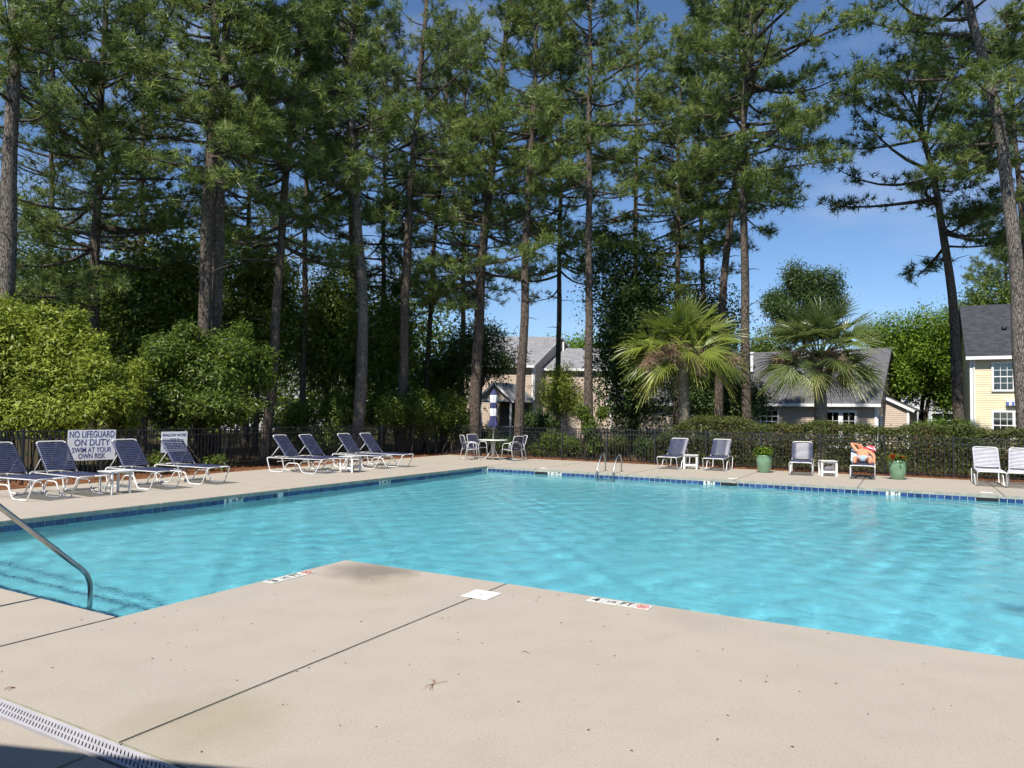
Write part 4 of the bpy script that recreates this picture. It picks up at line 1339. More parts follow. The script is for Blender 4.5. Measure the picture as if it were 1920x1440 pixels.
def shrub(label, blobs, seed, mat, n, k=6, L=0.085, asp=0.42, name='shrub', group=None, cat='shrub', twigs=40):
    """blobs: (px, py, Y, rx, ry, rz) lumps of one bush"""
    rng = np.random.default_rng(seed)
    W_ = np.array([list(at(px, py, Y)) + [a, b, c] for px, py, Y, a, b, c in blobs])
    base = np.array([W_[:, 0].mean(), W_[:, 1].mean(), -0.03])
    root = tag(empty(name, base), label, cat, group)
    W_[:, :3] -= base
    B = np.concatenate([np.vstack([(w * np.array([1, 1, 1, .8, .8, .8]))[None], sub_blobs(w[:3], w[3:6] * 1.3, 7, rng, 0.24, 0.42)]) for w in W_])
    tb = Tubes()
    for _ in range(twigs):
        q = B[rng.integers(len(B))]
        s = np.array([rng.normal(0, 0.35) + q[0] * 0.6, rng.normal(0, 0.25) + q[1] * 0.6, 0.0])
        e = q[:3] + rng.normal(0, 0.4, 3) * q[3:6]
        e[2] = max(e[2], 0.2)
        tb.add(np.array([s, (s + e) / 2 + rng.normal(0, 0.1, 3), e]), [0.025, 0.016, 0.006], 4)
    tb.build('stems', 'bark_smooth', root)['kind'] = 'stuff'
    pos, nr = blob_points(B, n, rng, 0.7, 0.12)
    keep = pos[:, 2] > 0.08
    v, f, var = leaf_mesh(pos[keep], nr[keep], L, asp, rng, k, L * 0.75)
    np_mesh('foliage', v, f, mat, root, var=var)
    return root

def palm(label, px, py_crown, Y, seed, R=1.0, mat='frond', nf=34, group='fan palms behind the fence', thick=0.2):
    rng = np.random.default_rng(seed)
    b = at(px, 800, Y); top = at(px, py_crown, Y)
    root = tag(empty('palm_tree', (b.x, b.y, -0.05)), label, 'palm tree', group)
    ht = top.z
    tr = Tubes()
    zs = np.linspace(-0.05, ht, 16)
    tr.add(np.stack([0.03 * np.sin(zs), 0.02 * np.cos(zs * 1.4), zs], -1), thick * (1.15 - 0.25 * zs / ht + 0.03 * np.sin(zs * 9)), 16)
    tr.build('trunk', 'palm_bark', root)
    boot = MB()                                        # cut leaf bases under the crown
    for i in range(16):
        a = i * 2.4; z = ht - 0.75 + 0.045 * i
        d = Vector((math.cos(a), math.sin(a), 0))
        p = Vector((0, 0, z)) + d * thick * 0.85
        boot.tube([p, p + d * 0.10 + Vector((0, 0, 0.14)), p + d * 0.22 + Vector((0, 0, 0.38))], [0.05, 0.04, 0.02], 5)
    boot.build('leaf_base', 'palm_bark', root)
    origin = np.array([0, 0, ht])
    for i in range(nf):
        az = i * 2.39996 + rng.normal(0, 0.12)
        age = (i + 0.5) / nf                           # 0 young and upright, 1 old and hanging
        e = math.radians(88 - 104 * age + rng.normal(0, 5))
        h = np.array([math.cos(az), math.sin(az), 0]); up = np.array([0, 0, 1.0])
        pl = R * rng.uniform(0.85, 1.15) * (0.75 + 0.4 * math.sin(math.pi * min(age * 1.1, 1)))
        s = np.linspace(0, 1, 6)
        sag = 0.24 * pl * math.cos(e)
        pet = origin + h * (math.cos(e) * pl * s + 0.08)[:, None] + up * (math.sin(e) * pl * s - sag * s ** 2)[:, None]
        f_dir = unit(pet[-1] - pet[-2])
        sidev = unit(np.cross(f_dir, up) if abs(f_dir[2]) < 0.97 else np.array([-h[1], h[0], 0]))
        nrm = np.cross(sidev, f_dir)
        dl = math.radians(rng.uniform(5, 34)); tw = rng.normal(0, 0.45)
        f_dir, nrm = f_dir * math.cos(dl) - nrm * math.sin(dl), nrm * math.cos(dl) + f_dir * math.sin(dl)
        sidev, nrm = sidev * math.cos(tw) + nrm * math.sin(tw), nrm * math.cos(tw) - sidev * math.sin(tw)
        c = pet[-1]
        nl = 46
        V_, F_, A_ = [], [], []
        n0 = 0
        tone = np.clip(rng.beta(2.5, 2.2) * 0.75 + (0.28 if age > 0.82 else 0.0), 0, 1)
        for j in range(nl):
            th = (j / (nl - 1) - 0.5) * 2 * math.radians(128)
            l = R * (1.05 - 0.28 * abs(th) / 2.2) * rng.uniform(0.8, 1.12)
            cb = c + f_dir * 0.32 * R * math.cos(th / 2) ** 2 * (abs(th) < 1.2)
            d = f_dir * math.cos(th) + sidev * math.sin(th)
            d = unit(d + nrm * 0.30 * abs(math.sin(th)) - nrm * 0.05)      # the fan is folded along its rib
            wv = unit(np.cross(d, nrm)) * 0.0175 * R
            droop = rng.uniform(0.06, 0.20) + 0.10 * age
            ss = np.array([0.0, 0.35, 0.7, 1.0]); ww = np.array([0.55, 1.0, 0.62, 0.05])
            ctr = cb + d * (l * ss)[:, None] - up * (l * droop * ss ** 2.6)[:, None]
            fold = nrm * 0.006 * (1 if j % 2 else -1)
            lft, rgt = ctr - wv * ww[:, None] + fold, ctr + wv * ww[:, None] - fold
            V_.append(np.stack([lft, rgt], 1).reshape(-1, 3))
            q = np.array([[0, 1, 3, 2], [2, 3, 5, 4], [4, 5, 7, 6]]) + n0
            F_.append(q); n0 += 8
            A_.append(np.clip(tone + rng.normal(0, 0.07) + np.repeat([-0.05, 0, 0.06, 0.2], 2), 0, 1))
        pv, pf = tube_np(pet, np.linspace(0.024, 0.010, 6), 4)
        V_.append(pv); F_.append(pf + n0); A_.append(np.full(len(pv), tone * 0.8 + 0.15))
        np_mesh('frond', np.concatenate(V_), np.concatenate(F_), mat, root, var=np.concatenate(A_))
    return root, ht

def flower_stalk(root, ht, az, reach, drop, seed, n=420):
    """dry branched flower stalk hanging among the fronds"""
    rng = np.random.default_rng(seed)
    tb = Tubes()
    h = np.array([math.cos(az), math.sin(az), 0])
    s = np.linspace(0, 1, 7)
    main = np.array([0, 0, ht + 0.1]) + h * (reach * s)[:, None] + np.array([0, 0, 1]) * (0.5 * s - (drop + 0.5) * s ** 2.2)[:, None]
    tb.add(main, np.linspace(0.02, 0.008, 7), 4)
    for _ in range(n):
        f = rng.uniform(0.35, 1.0); i = f * 6; i0 = min(int(i), 5)
        p = main[i0] + (main[i0 + 1] - main[i0]) * (i - i0)
        d = unit(rng.normal(0, 1, 3) + h * 0.4 + np.array([0, 0, -0.35])) * rng.uniform(0.15, 0.5)
        m = p + d * 0.55 + rng.normal(0, 0.03, 3)
        tb.add(np.array([p, m, p + d + np.array([0, 0, -0.06]) + rng.normal(0, 0.04, 3)]), [0.008, 0.007, 0.005], 3)
    o = tb.build('flower_stalk', 'dry_stalk', root)
    a = o.data.attributes.new('var', 'FLOAT', 'POINT')
    a.data.foreach_set('value', rng.random(len(o.data.vertices)).astype(np.float32))

def build_pines():
    # --- the row of tall pines just behind the fence, from left to right
    pine('stout pine at the left edge with rough grey plated bark', [(0, 800), (8, 600), (20, 300), (24, 150), (28, 0)], 20.0, 0.25, 19.0, 9.6, 3.4, 101, 0.8, bark='bark_grey')
    pine('slim dark pine with low spreading boughs, second from the left edge', [(172, 800), (178, 500), (188, 250), (198, 0)], 24.5, 0.18, 18.5, 5.0, 4.3, 102, 1.15)
    pine('sunlit tan trunk of the pair of pines standing close together', [(378, 800), (382, 600), (392, 350), (400, 150), (403, 0)], 22.5, 0.215, 19.5, 9.4, 3.3, 103)
    pine('shaded right-hand trunk of the pair of pines standing close together', [(402, 800), (405, 600), (412, 350), (420, 150), (428, 0)], 23.2, 0.225, 20.0, 9.0, 3.6, 104)
    pine('pine leaning slightly right, first one right of the close pair', [(498, 800), (515, 660), (527, 430), (548, 220), (568, 0)], 26.0, 0.18, 19.5, 7.2, 3.8, 105)
    pine('thin straight pine between the leaning pine and the wavy grey one', [(566, 800), (571, 600), (573, 400), (580, 0)], 31.0, 0.135, 20.0, 9.0, 3.0, 106, 0.9, 'needles_dark')
    pine('dark pine trunk hidden close behind the wavy grey pine', [(658, 800), (662, 500), (655, 250), (640, 0)], 33.0, 0.20, 21.0, 10.5, 3.2, 107, 0.9, 'needles_dark')
    pine('tall pine with pale grey wavy trunk left of the forked pine', [(668, 800), (678, 700), (684, 600), (674, 480), (664, 320), (656, 170), (664, 0)], 27.3, 0.225, 20.0, 9.6, 3.4, 108, 0.85, bark='bark_grey')
    pine('pine whose bare crown forks wide against the sky', [(752, 800), (758, 640), (763, 450), (772, 330), (780, 220), (790, 120), (800, 0)], 29.6, 0.215, 20.0, 9.8, 3.8, 109, 0.55, gap=0.5, stubs=8)
    pine('slender pine just right of the forked pine', [(796, 800), (806, 600), (815, 430), (832, 300), (840, 100)], 34.0, 0.125, 21.0, 6.6, 3.3, 110, 0.9, 'needles_dark')
    pine('dark pine leaning right in front of the beige two-storey house', [(888, 800), (896, 640), (905, 450), (922, 330), (940, 160), (955, 0)], 30.4, 0.245, 20.5, 6.8, 4.0, 111)
    pine('pine rising right behind the patio table and umbrella', [(970, 830), (978, 700), (985, 560), (986, 430), (997, 280), (1004, 120), (1008, 0)], 29.4, 0.195, 20.0, 9.2, 3.3, 112)
    pine('very straight pine with leafy climber at its foot, left of the palms', [(1104, 850), (1104, 600), (1104, 350), (1106, 120), (1108, 0)], 28.0, 0.17, 19.5, 10.6, 3.7, 113)
    pine('pine standing directly behind the left palm', [(1266, 800), (1272, 420), (1272, 240), (1280, 60)], 33.0, 0.125, 20.0, 7.4, 3.5, 114)
    pine('slim pine between the left palm and the leaning pine', [(1322, 800), (1317, 500), (1311, 230), (1308, 60)], 34.0, 0.13, 21.0, 9.6, 3.0, 115, 0.9)
    pine('grey pine leaning right, crossing behind the pine between the palms', [(1346, 800), (1352, 600), (1366, 430), (1386, 290), (1402, 170), (1420, 40)], 31.0, 0.19, 20.5, 10.8, 3.0, 116, 0.9)
    pine('tall straight pine rising between the two palms', [(1400, 800), (1397, 560), (1395, 400), (1392, 240), (1404, 90), (1412, 0)], 27.0, 0.175, 20.5, 9.6, 5.2, 117, 1.3, aim=-0.2, high=True, gap=0.30)
    pine('pine with crooked top and dark airy boughs against open sky', [(1800, 810), (1790, 600), (1774, 460), (1746, 310), (1722, 230), (1728, 170)], 27.0, 0.20, 15.2, 8.3, 5.0, 118, 1.15, 'needles_dark', aim=3.0)
    pine('thick pine bending left over the yellow house at the right edge', [(1926, 800), (1909, 560), (1888, 310), (1862, 180), (1826, 45), (1812, 0)], 21.5, 0.225, 19.5, 9.8, 4.6, 119, 1.3, high=True, aim=3.0, bark='bark_grey')
    pine('thinner pine behind the bending pine at the right edge', [(1938, 800), (1918, 420), (1902, 260), (1890, 100), (1886, 0)], 27.0, 0.135, 17.5, 10.2, 2.9, 120, 1.1)
    # --- second row, mostly crowns
    G = 'pines of the second row'
    for lb, px, Y, zt, z0, rd, sd, m in (('dark pine of the second row behind the stout left-edge pine', 92, 31, 20, 6.0, 4.0, 201, 'needles_dark'), ('pine of the second row behind the low-boughed pine', 262, 30, 19.5, 6.5, 4.2, 202, 'needles_dark'),
            ('pine of the second row behind the leaning pine', 462, 34, 21, 7.5, 4.0, 203, 'needles_dark'), ('pine of the second row between the wavy grey and the forked pine', 716, 37, 22.5, 7.6, 3.8, 204, 'needles_dark'),
            ('pine of the second row behind the roof of the two-storey house', 866, 38, 23, 8.0, 3.8, 205, 'needles'), ('pine of the second row right of the umbrella', 1046, 36, 22.5, 8.4, 3.8, 206, 'needles'),
            ('pine of the second row behind the big dark oak', 1188, 36, 23, 10.5, 3.8, 207, 'needles')):
        pine(lb, [(px, 800), (px + 3, 500), (px + 6, 200), (px + 8, 0)], Y, 0.14, zt, z0, rd, sd, 0.9, m, group=G, k=12, size=0.31)
    # --- distant pine against the sky
    broadleaf('distant round-headed pine above the right palm', 1508, 62.0, 15.0, 8.6, 3.2, 301, 'leaf_dark', 5200, 5, 0.32, 0.26, 0.2, 17, group='far trees beyond the houses', name='pine_tree', cat='pine tree', bark='bark', lo=0.18, hi=0.32, spread=0.95)
    pine('distant pine at the right, above the yellow roof', [(1896, 790), (1890, 600), (1886, 500)], 60.0, 0.22, 16.0, 8.0, 3.6, 302, 1.2, rnd=True, group='far trees beyond the houses', size=0.36, k=14, gap=0.3)

def build_broadleaf():
    broadleaf('big dark evergreen oak left of the left palm', 1190, 33.0, 11.8, 0.6, 3.1, 401, 'leaf_dark', 10500, 4, 0.15, 0.5, 0.2, 16)
    broadleaf('dark oak filling the gap behind the left palm', 1310, 35.0, 9.5, 0.8, 2.7, 402, 'leaf_dark', 8000, 4, 0.15, 0.5, 0.16, 15)
    broadleaf('dark shade tree spreading its boughs before the tan house', 1360, 33.0, 4.4, 1.3, 2.3, 403, 'leaf_dark', 3400, 4, 0.13, 0.5, 0.12, 8)
    broadleaf('broad tree with pale-edged leaves behind the left shrubs', 270, 28.0, 9.8, 1.2, 3.0, 404, 'leaf_mid', 8500, 4, 0.16, 0.55, 0.14, 13)
    broadleaf('dark tree between the stout left pine and the slim pine', 96, 29.0, 9.6, 1.2, 3.2, 405, 'leaf_dark', 8500, 4, 0.15, 0.5, 0.14, 13)
    broadleaf('leafy tree with sunlit top right of the pair of pines', 480, 31.0, 10.6, 1.5, 2.4, 406, 'leaf_mid', 6500, 4, 0.15, 0.5, 0.14, 14)
    broadleaf('understorey tree between the thin pine and the wavy grey pine', 610, 33.0, 9.6, 1.0, 2.6, 407, 'leaf_mid', 6500, 4, 0.15, 0.5, 0.13, 14)
    broadleaf('dark understorey tree left of the forked pine', 716, 32.0, 8.6, 0.8, 2.1, 408, 'leaf_mid', 5200, 4, 0.15, 0.5, 0.12, 12)
    broadleaf('green sapling crowding beside the slender pine', 828, 35.0, 6.5, 0.8, 1.7, 409, 'leaf_mid', 3800, 4, 0.14, 0.5, 0.1, 10)
    broadleaf('dark hanging foliage across the roof of the two-storey house', 892, 33.0, 6.2, 2.9, 2.0, 410, 'leaf_dark', 2800, 4, 0.14, 0.4, 0.08, 9, x_off=0.6)
    broadleaf('light green crape myrtle before the wing of the two-storey house', 1052, 33.0, 4.5, 0.9, 1.45, 411, 'leaf_bright', 3600, 4, 0.085, 0.5, 0.035, 12, stems=5, name='crape_myrtle', group=None)
    broadleaf('round bright green tree between the tan and the yellow house', 1720, 45.0, 10.1, 1.9, 3.3, 412, 'leaf_fresh', 11000, 5, 0.17, 0.5, 0.17, 34, group=None, stems=2, lo=0.20, hi=0.36, spread=0.84)
    broadleaf('tall green tree behind the yellow house roof', 1862, 56.0, 13.2, 3.0, 4.2, 413, 'leaf_mid', 8000, 4, 0.24, 0.55, 0.2, 20, lo=0.22, hi=0.4, spread=0.8, group='far trees beyond the houses')
    broadleaf('green tree behind the roofs left of the left palm', 1072, 66.0, 9.8, 2.5, 4.2, 414, 'leaf_fresh', 6000, 4, 0.26, 0.55, 0.2, 14, group='far trees beyond the houses')
    broadleaf('green tree rising behind the chimney side of the two-storey roof', 930, 68.0, 9.6, 2.5, 4.0, 415, 'leaf_mid', 5500, 4, 0.26, 0.55, 0.2, 14, group='far trees beyond the houses')
    broadleaf('green tree behind the right palm, left of the distant pine', 1432, 58.0, 9.5, 2.0, 2.4, 416, 'leaf_mid', 4500, 4, 0.24, 0.5, 0.2, 12, group='far trees beyond the houses')
    broadleaf('low green tree between the right palm and the round tree', 1610, 62.0, 7.6, 1.5, 3.0, 417, 'leaf_mid', 4500, 4, 0.24, 0.5, 0.2, 12, group='far trees beyond the houses')
    # the wood further back reads as one dark mass
    rng = np.random.default_rng(77)
    B = []
    for px in range(-260, 860, 46):
        Y = rng.uniform(42, 52); zt = rng.uniform(8.0, 13.0)
        p = at(px + rng.uniform(-15, 15), 780, Y)
        B.append([p.x, p.y, zt * 0.5, rng.uniform(1.8, 2.8), 2.0, zt * 0.52])
    for px in range(1130, 1420, 50):
        p = at(px, 780, 56); zt = rng.uniform(6.5, 9.0)
        B.append([p.x, p.y, zt * 0.5, 2.4, 2.0, zt * 0.5])
    pos, nr = blob_points(B, 26000, rng, 0.5)
    v, f, var = leaf_mesh(pos, nr, 0.30, 0.5, rng, 3, 0.22)
    tag(np_mesh('background_woods', v, f, 'leaf_mid', var=var), 'dark far wood closing the view between the trunks', 'woods', kind='stuff')

def build_shrubs():
    shrub('big yellow-green shrub bathed in sun behind the lifeguard sign', [(40, 700, 18.9, 1.5, 1.1, 1.35), (115, 632, 19.3, 0.75, 0.7, 0.6), (25, 618, 19.2, 0.85, 0.7, 0.7), (165, 695, 19.0, 0.7, 0.7, 0.75), (205, 752, 18.9, 0.5, 0.6, 0.5), (85, 775, 18.6, 1.6, 0.8, 0.65),
                 (88, 588, 19.4, 0.36, 0.35, 0.24), (140, 600, 19.5, 0.3, 0.3, 0.22), (-50, 650, 18.6, 1.3, 1.0, 1.3), (10, 577, 19.3, 0.3, 0.3, 0.2), (178, 640, 19.4, 0.26, 0.3, 0.2)], 501, 'leaf_bright', 11500, 5, 0.135, 0.33, group='large shrubs behind the left fence')
    shrub('darker green shrub between the yellow-green shrub and the patio table', [(330, 662, 21.6, 0.75, 0.8, 0.6), (425, 655, 22.3, 0.8, 0.8, 0.6), (385, 705, 21.8, 1.2, 0.9, 0.8), (300, 742, 21.2, 0.9, 0.8, 0.7), (400, 765, 21.6, 1.5, 0.8, 0.6), (475, 700, 23.0, 0.6, 0.7, 0.7),
                 (352, 618, 21.8, 0.34, 0.3, 0.22), (298, 650, 21.3, 0.4, 0.4, 0.34), (450, 622, 22.6, 0.3, 0.3, 0.2), (498, 668, 23.3, 0.3, 0.3, 0.25)], 502, 'leaf_mid', 10500, 5, 0.135, 0.33, group='large shrubs behind the left fence')
    shrub('small sunlit sprays of shrub just above the left fence', [(235, 755, 19.8, 0.5, 0.4, 0.55), (262, 700, 20.4, 0.38, 0.35, 0.35), (230, 790, 19.4, 0.3, 0.3, 0.25)], 503, 'leaf_bright', 1700, 5, 0.13, 0.33, group='large shrubs behind the left fence')
    shrub('low green bushes in a rank behind the middle loungers', [(560, 790, 27.5, 1.0, 0.8, 0.75), (640, 775, 28.0, 1.1, 0.8, 0.85), (720, 770, 28.4, 1.0, 0.8, 0.9), (600, 820, 27.0, 1.1, 0.6, 0.5)], 504, 'leaf_mid', 6500, 5, 0.10, 0.45, group='bushes along the fence')
    shrub('bright green bush left of the patio table', [(770, 770, 29.6, 0.95, 0.8, 1.0), (830, 775, 30.3, 0.95, 0.8, 0.95), (860, 800, 30.6, 0.7, 0.7, 0.6)], 505, 'leaf_mid', 5500, 5, 0.10, 0.45, group='bushes along the fence')
    shrub('dark bush behind the patio chairs', [(905, 825, 31.3, 0.9, 0.6, 0.5), (960, 835, 30.6, 0.8, 0.5, 0.4), (1005, 790, 31.5, 0.75, 0.6, 0.55)], 506, 'leaf_dark', 3200, 5, 0.10, 0.45, group='bushes along the fence')
    shrub('leafy bush through the fence right of the patio table', [(1035, 832, 29.0, 0.55, 0.4, 0.5), (1075, 838, 28.5, 0.5, 0.4, 0.42), (1015, 845, 29.0, 0.45, 0.4, 0.3)], 507, 'leaf_mid', 2300, 5, 0.085, 0.5, group='bushes along the fence')
    shrub('climber wrapped around the foot of the very straight pine', [(1106, 800, 27.7, 0.25, 0.22, 0.45), (1112, 835, 27.7, 0.32, 0.25, 0.4), (1092, 772, 27.8, 0.2, 0.2, 0.25), (1128, 775, 27.8, 0.22, 0.18, 0.2)], 508, 'leaf_mid', 1300, 5, 0.09, 0.55, group='bushes along the fence')
    shrub('small rounded olive shrub behind the pool ladder', [(1156, 836, 27.4, 0.45, 0.4, 0.38)], 509, 'leaf_hedge', 1300, 5, 0.06, 0.4, group='bushes along the fence')
    shrub('twiggy dark shrub under the left palm', [(1215, 835, 26.8, 0.6, 0.4, 0.4), (1255, 838, 26.6, 0.5, 0.4, 0.42)], 510, 'leaf_dark', 1300, 4, 0.08, 0.4, group='bushes along the fence', twigs=70)
    shrub('fresh light green bush rising from the hedge near the yellow house', [(1770, 803, 26.0, 0.85, 0.6, 0.42), (1735, 812, 25.8, 0.6, 0.5, 0.35), (1800, 815, 25.6, 0.6, 0.5, 0.3)], 511, 'leaf_fresh', 2600, 5, 0.085, 0.45, group='bushes along the fence')
    shrub('ferny plant sprouting through the fence beside the second sign', [(405, 866, 20.6, 0.26, 0.2, 0.16), (292, 866, 19.0, 0.2, 0.2, 0.18)], 512, 'leaf_mid', 260, 5, 0.10, 0.35, group='bushes along the fence', twigs=16)
    # clipped hedge behind the right-hand fence
    rng = np.random.default_rng(61)
    v0, v1 = -8.3, 8.5
    root = tag(empty('hedge', W(26.2, -1.0, -0.03)), 'long clipped hedge behind the fence on the right', 'hedge')
    base = np.array(W(26.2, -1.0, -0.03))
    n = 24000
    t = rng.random(n); face = rng.random(n)
    vv = rng.uniform(v0, v1, n)
    top = 1.47 + 0.07 * np.sin(vv * 1.9) + 0.05 * np.sin(vv * 4.7 + 1) + 0.16 * np.exp(-((vv + 6.3) / 1.4) ** 2) - 0.9 * np.clip((-7.2 - vv) / 1.2, 0, 1)
    ft = face < 0.60
    dep = np.where(ft, np.abs(rng.normal(0, 0.10, n)), rng.uniform(0, 1.5, n))
    z = np.where(ft, top * rng.uniform(0.05, 1.0, n) ** 0.85, top - np.abs(rng.normal(0, 0.07, n)))
    uu = 25.42 + 0.06 * np.sin(vv * 3.1) + 0.05 * np.sin(vv * 7.3 + z * 4) + dep
    pos = np.stack([uu * UX + vv * VX, uu * UY + vv * VY, z], -1) - base
    nr = np.where(ft[:, None], np.array([-UX, -UY, 0.35]), np.array([0, 0, 1.0])) + rng.normal(0, 0.3, (n, 3))
    lv, lf, lvar = leaf_mesh(pos, unit(nr), 0.07, 0.5, rng, 4, 0.055)
    np_mesh('foliage', lv, lf, 'leaf_hedge', root, var=lvar)
    m = 650
    vv = rng.choice([-3.6, -2.1, 0.4, 2.7, -5.2], m) + rng.normal(0, 0.35, m)
    z = rng.uniform(0.5, 1.5, m); uu = 25.38 + np.abs(rng.normal(0, 0.08, m))
    pos = np.stack([uu * UX + vv * VX, uu * UY + vv * VY, z], -1) - base
    lv, lf, lvar = leaf_mesh(pos, np.tile(np.array([[-UX, -UY, 0.3]]), (m, 1)), 0.055, 0.45, rng, 3, 0.05)
    np_mesh('dead_leaves', lv, lf, 'leaf_rust', root, var=lvar)
    tb = Tubes()
    for _ in range(130):
        v_ = rng.uniform(v0, v1); u_ = 25.6 + rng.uniform(0, 0.8)
        p = np.array(W(u_, v_, 0)) - base; q = np.array(W(u_ - rng.uniform(0, 0.25), v_ + rng.normal(0, 0.3), rng.uniform(0.8, 1.35))) - base
        tb.add(np.array([p, (p + q) / 2 + rng.normal(0, 0.06, 3), q]), [0.014, 0.010, 0.004], 4)
    tb.build('stems', 'bark_smooth', root)['kind'] = 'stuff'

def build_palms():
    r, ht = palm('left fan palm with sunlit yellow-green fronds and dry flower stalks', 1281, 662, 27.4, 601, 1.14, 'frond', 40)
    for az, rc, dp, s in ((-1.5, 1.75, 0.75, 1), (-2.6, 1.9, 0.55, 2), (-0.5, 1.95, 0.35, 3), (-2.1, 1.5, 0.2, 4)): flower_stalk(r, ht, az, rc, dp, s)
    r, ht = palm('right fan palm with greener fronds before the low tan house', 1537, 668, 26.6, 602, 1.14, 'frond_dark', 46, thick=0.22)
    for az, rc, dp, s in ((-2.9, 1.8, 0.25, 5), (-1.4, 1.5, 0.5, 6)): flower_stalk(r, ht, az, rc, dp, s, 220)

build_pines()
build_broadleaf()
build_shrubs()
build_palms()
# ------------------------------------------------------------------ pool furniture
def strap_mesh(name, m, half, wd, th=0.005, tuck=0.022):
    """a vinyl strap lying across two rails, its ends folded down over them"""
    mb = MB()
    prof = [(-half, -tuck), (-half - 0.004, 0.006), (-half + 0.02, 0.016), (-half * 0.4, 0.010), (half * 0.4, 0.010), (half - 0.02, 0.016), (half + 0.004, 0.006), (half, -tuck)]
    n = len(prof)
    ac = [(-0.5, 0.0), (-0.38, 0.55), (0.0, 1.0), (0.38, 0.55), (0.5, 0.0), (0.0, -0.35)]        # plump cross-section
    vs = [(x * wd, y, z + c * 0.007) for x, c in ac for y, z in prof]
    k = len(ac)
    mb.add(vs, [(j * n + i, ((j + 1) % k) * n + i, ((j + 1) % k) * n + i + 1, j * n + i + 1) for j in range(k) for i in range(n - 1)], True)
    return mb.mesh(name, m)

def make_chaise(strap_mat, back_deg=50.0):
    t = empty('chaise_lounge')
    w, r = 0.315, 0.0145
    for s in (1, -1):
        y = s * w
        pts = [(0, 0, 0.40), (0, y, 0.40), (0.12, y, r), (0.55, y, r), (0.71, y, 0.27), (1.06, y, 0.27), (1.20, y, r), (1.62, y, r), (1.82, y, 0.40), (1.82, 0, 0.40)]
        MB().tube(smooth_path(pts, 0.075, 4), r, 8).build('side_frame', 'white_metal', t)
        MB().tube([(0.02, y * 0.94, 0.395), (1.80, y * 0.94, 0.395)], 0.012, 7).build('seat_rail', 'white_metal', t)
    a = math.radians(back_deg)
    hx, hz, L = 0.66, 0.41, 0.80
    B = lambda s, y, o=0.0: (hx - math.cos(a) * s + math.sin(a) * o, y, hz + math.sin(a) * s + math.cos(a) * o)
    bf = MB().tube(smooth_path([B(0, w * .9), B(L, w * .9), B(L, -w * .9), B(0, -w * .9)], 0.075, 4), r, 8).build('back_frame', 'white_metal', t)
    for s in (1, -1):
        MB().tube([B(L * 0.52, s * w * .86, -0.02), (0.10, s * w * .9, 0.40)], 0.010, 6).build('back_support', 'white_metal', t)
    MB().tube([(0.36, -w, 0.30), (0.36, w, 0.30)], 0.009, 6).build('cross_bar', 'white_metal', t)
    sm = strap_mesh('strap', strap_mat, w * .95, 0.041 if strap_mat == 'navy_strap' else 0.036)
    n = 19
    for i in range(n):
        x = hx + 0.02 + (1.80 - hx - 0.04) * (i + 0.5) / n
        link('strap', sm, t, (x, 0, 0.402))
    nb = 14
    for i in range(nb):
        p = B(0.05 + (L - 0.10) * (i + 0.5) / nb, 0, 0.004)
        link('strap', sm, t, p, (0, a, 0))
    return t

def place_chaises():
    proto = make_chaise('navy_strap')
    used = [False]
    def put(px, py, rz, label, group, corner=True, src=proto, flag=used):
        """px, py: where the near front foot meets the deck"""
        o = src if not flag[0] else copy_tree(src)
        flag[0] = True
        g = ground_at(px, py)
        c, s = math.cos(rz), math.sin(rz)
        lx, ly = (1.58, -0.315) if corner else (1.60, 0.0)
        o.location = (g.x - (c * lx - s * ly), g.y - (s * lx + c * ly), 0.001)
        rz += 0.07 * math.sin(px * 1.7)
        o.rotation_euler = (0, 0, rz)
        tag(o, label, 'lounge chair', group)
        return o
    vang = -TH
    G1, G2, G3 = 'loungers before the lifeguard sign', 'loungers left of the patio table', 'loungers along the far side'
    put(41, 941, vang + 0.06, 'navy strapped lounger cut off by the left edge', G1)
    put(143, 932, vang + 0.03, 'navy strapped lounger overlapping the left side of the lifeguard sign', G1)
    put(283, 919, vang + 0.02, 'navy strapped lounger just right of the lifeguard sign', G1)
    put(370, 910, vang + 0.0, 'navy strapped lounger in front of the small shallow water sign', G1)
    put(594, 888.5, vang + 0.22, 'navy strapped lounger leftmost of the four left of the patio table', G2)
    put(639, 886, vang + 0.18, 'navy strapped lounger second of the four left of the patio table', G2)
    put(705, 879.5, vang + 0.12, 'navy strapped lounger right behind the white side table of the middle four', G2)
    put(745, 876.5, vang + 0.12, 'navy strapped lounger nearest the patio table of the middle four', G2)
    ua = -TH - math.pi / 2
    low = make_chaise('navy_strap', 43)
    f3 = [False]
    put(1255, 880, ua + 0.05, 'navy strapped lounger standing farthest left on the far side, below the left palm', G3, False, low, f3)
    put(1338, 883, ua + 0.04, 'navy strapped lounger between the small white table and the leafy green pot', G3, False, low, f3)
    put(1494, 891.5, ua + 0.02, 'empty navy strapped lounger right of the leafy green pot', G3, False, low, f3)
    c12 = put(1613, 899, ua + 0.0, 'white framed lounger with a sunbather on it', G3, False, make_chaise('navy_strap', 25), [False])
    pale = make_chaise('pale_strap', 45)
    f2 = [False]
    put(1849, 912.5, ua - 0.06, 'pale strapped lounger near the right edge below the yellow house', G3, False, pale, f2)
    put(1925, 917, ua - 0.06, 'pale strapped lounger cut off by the right edge', G3, False, pale, f2)
    return c12

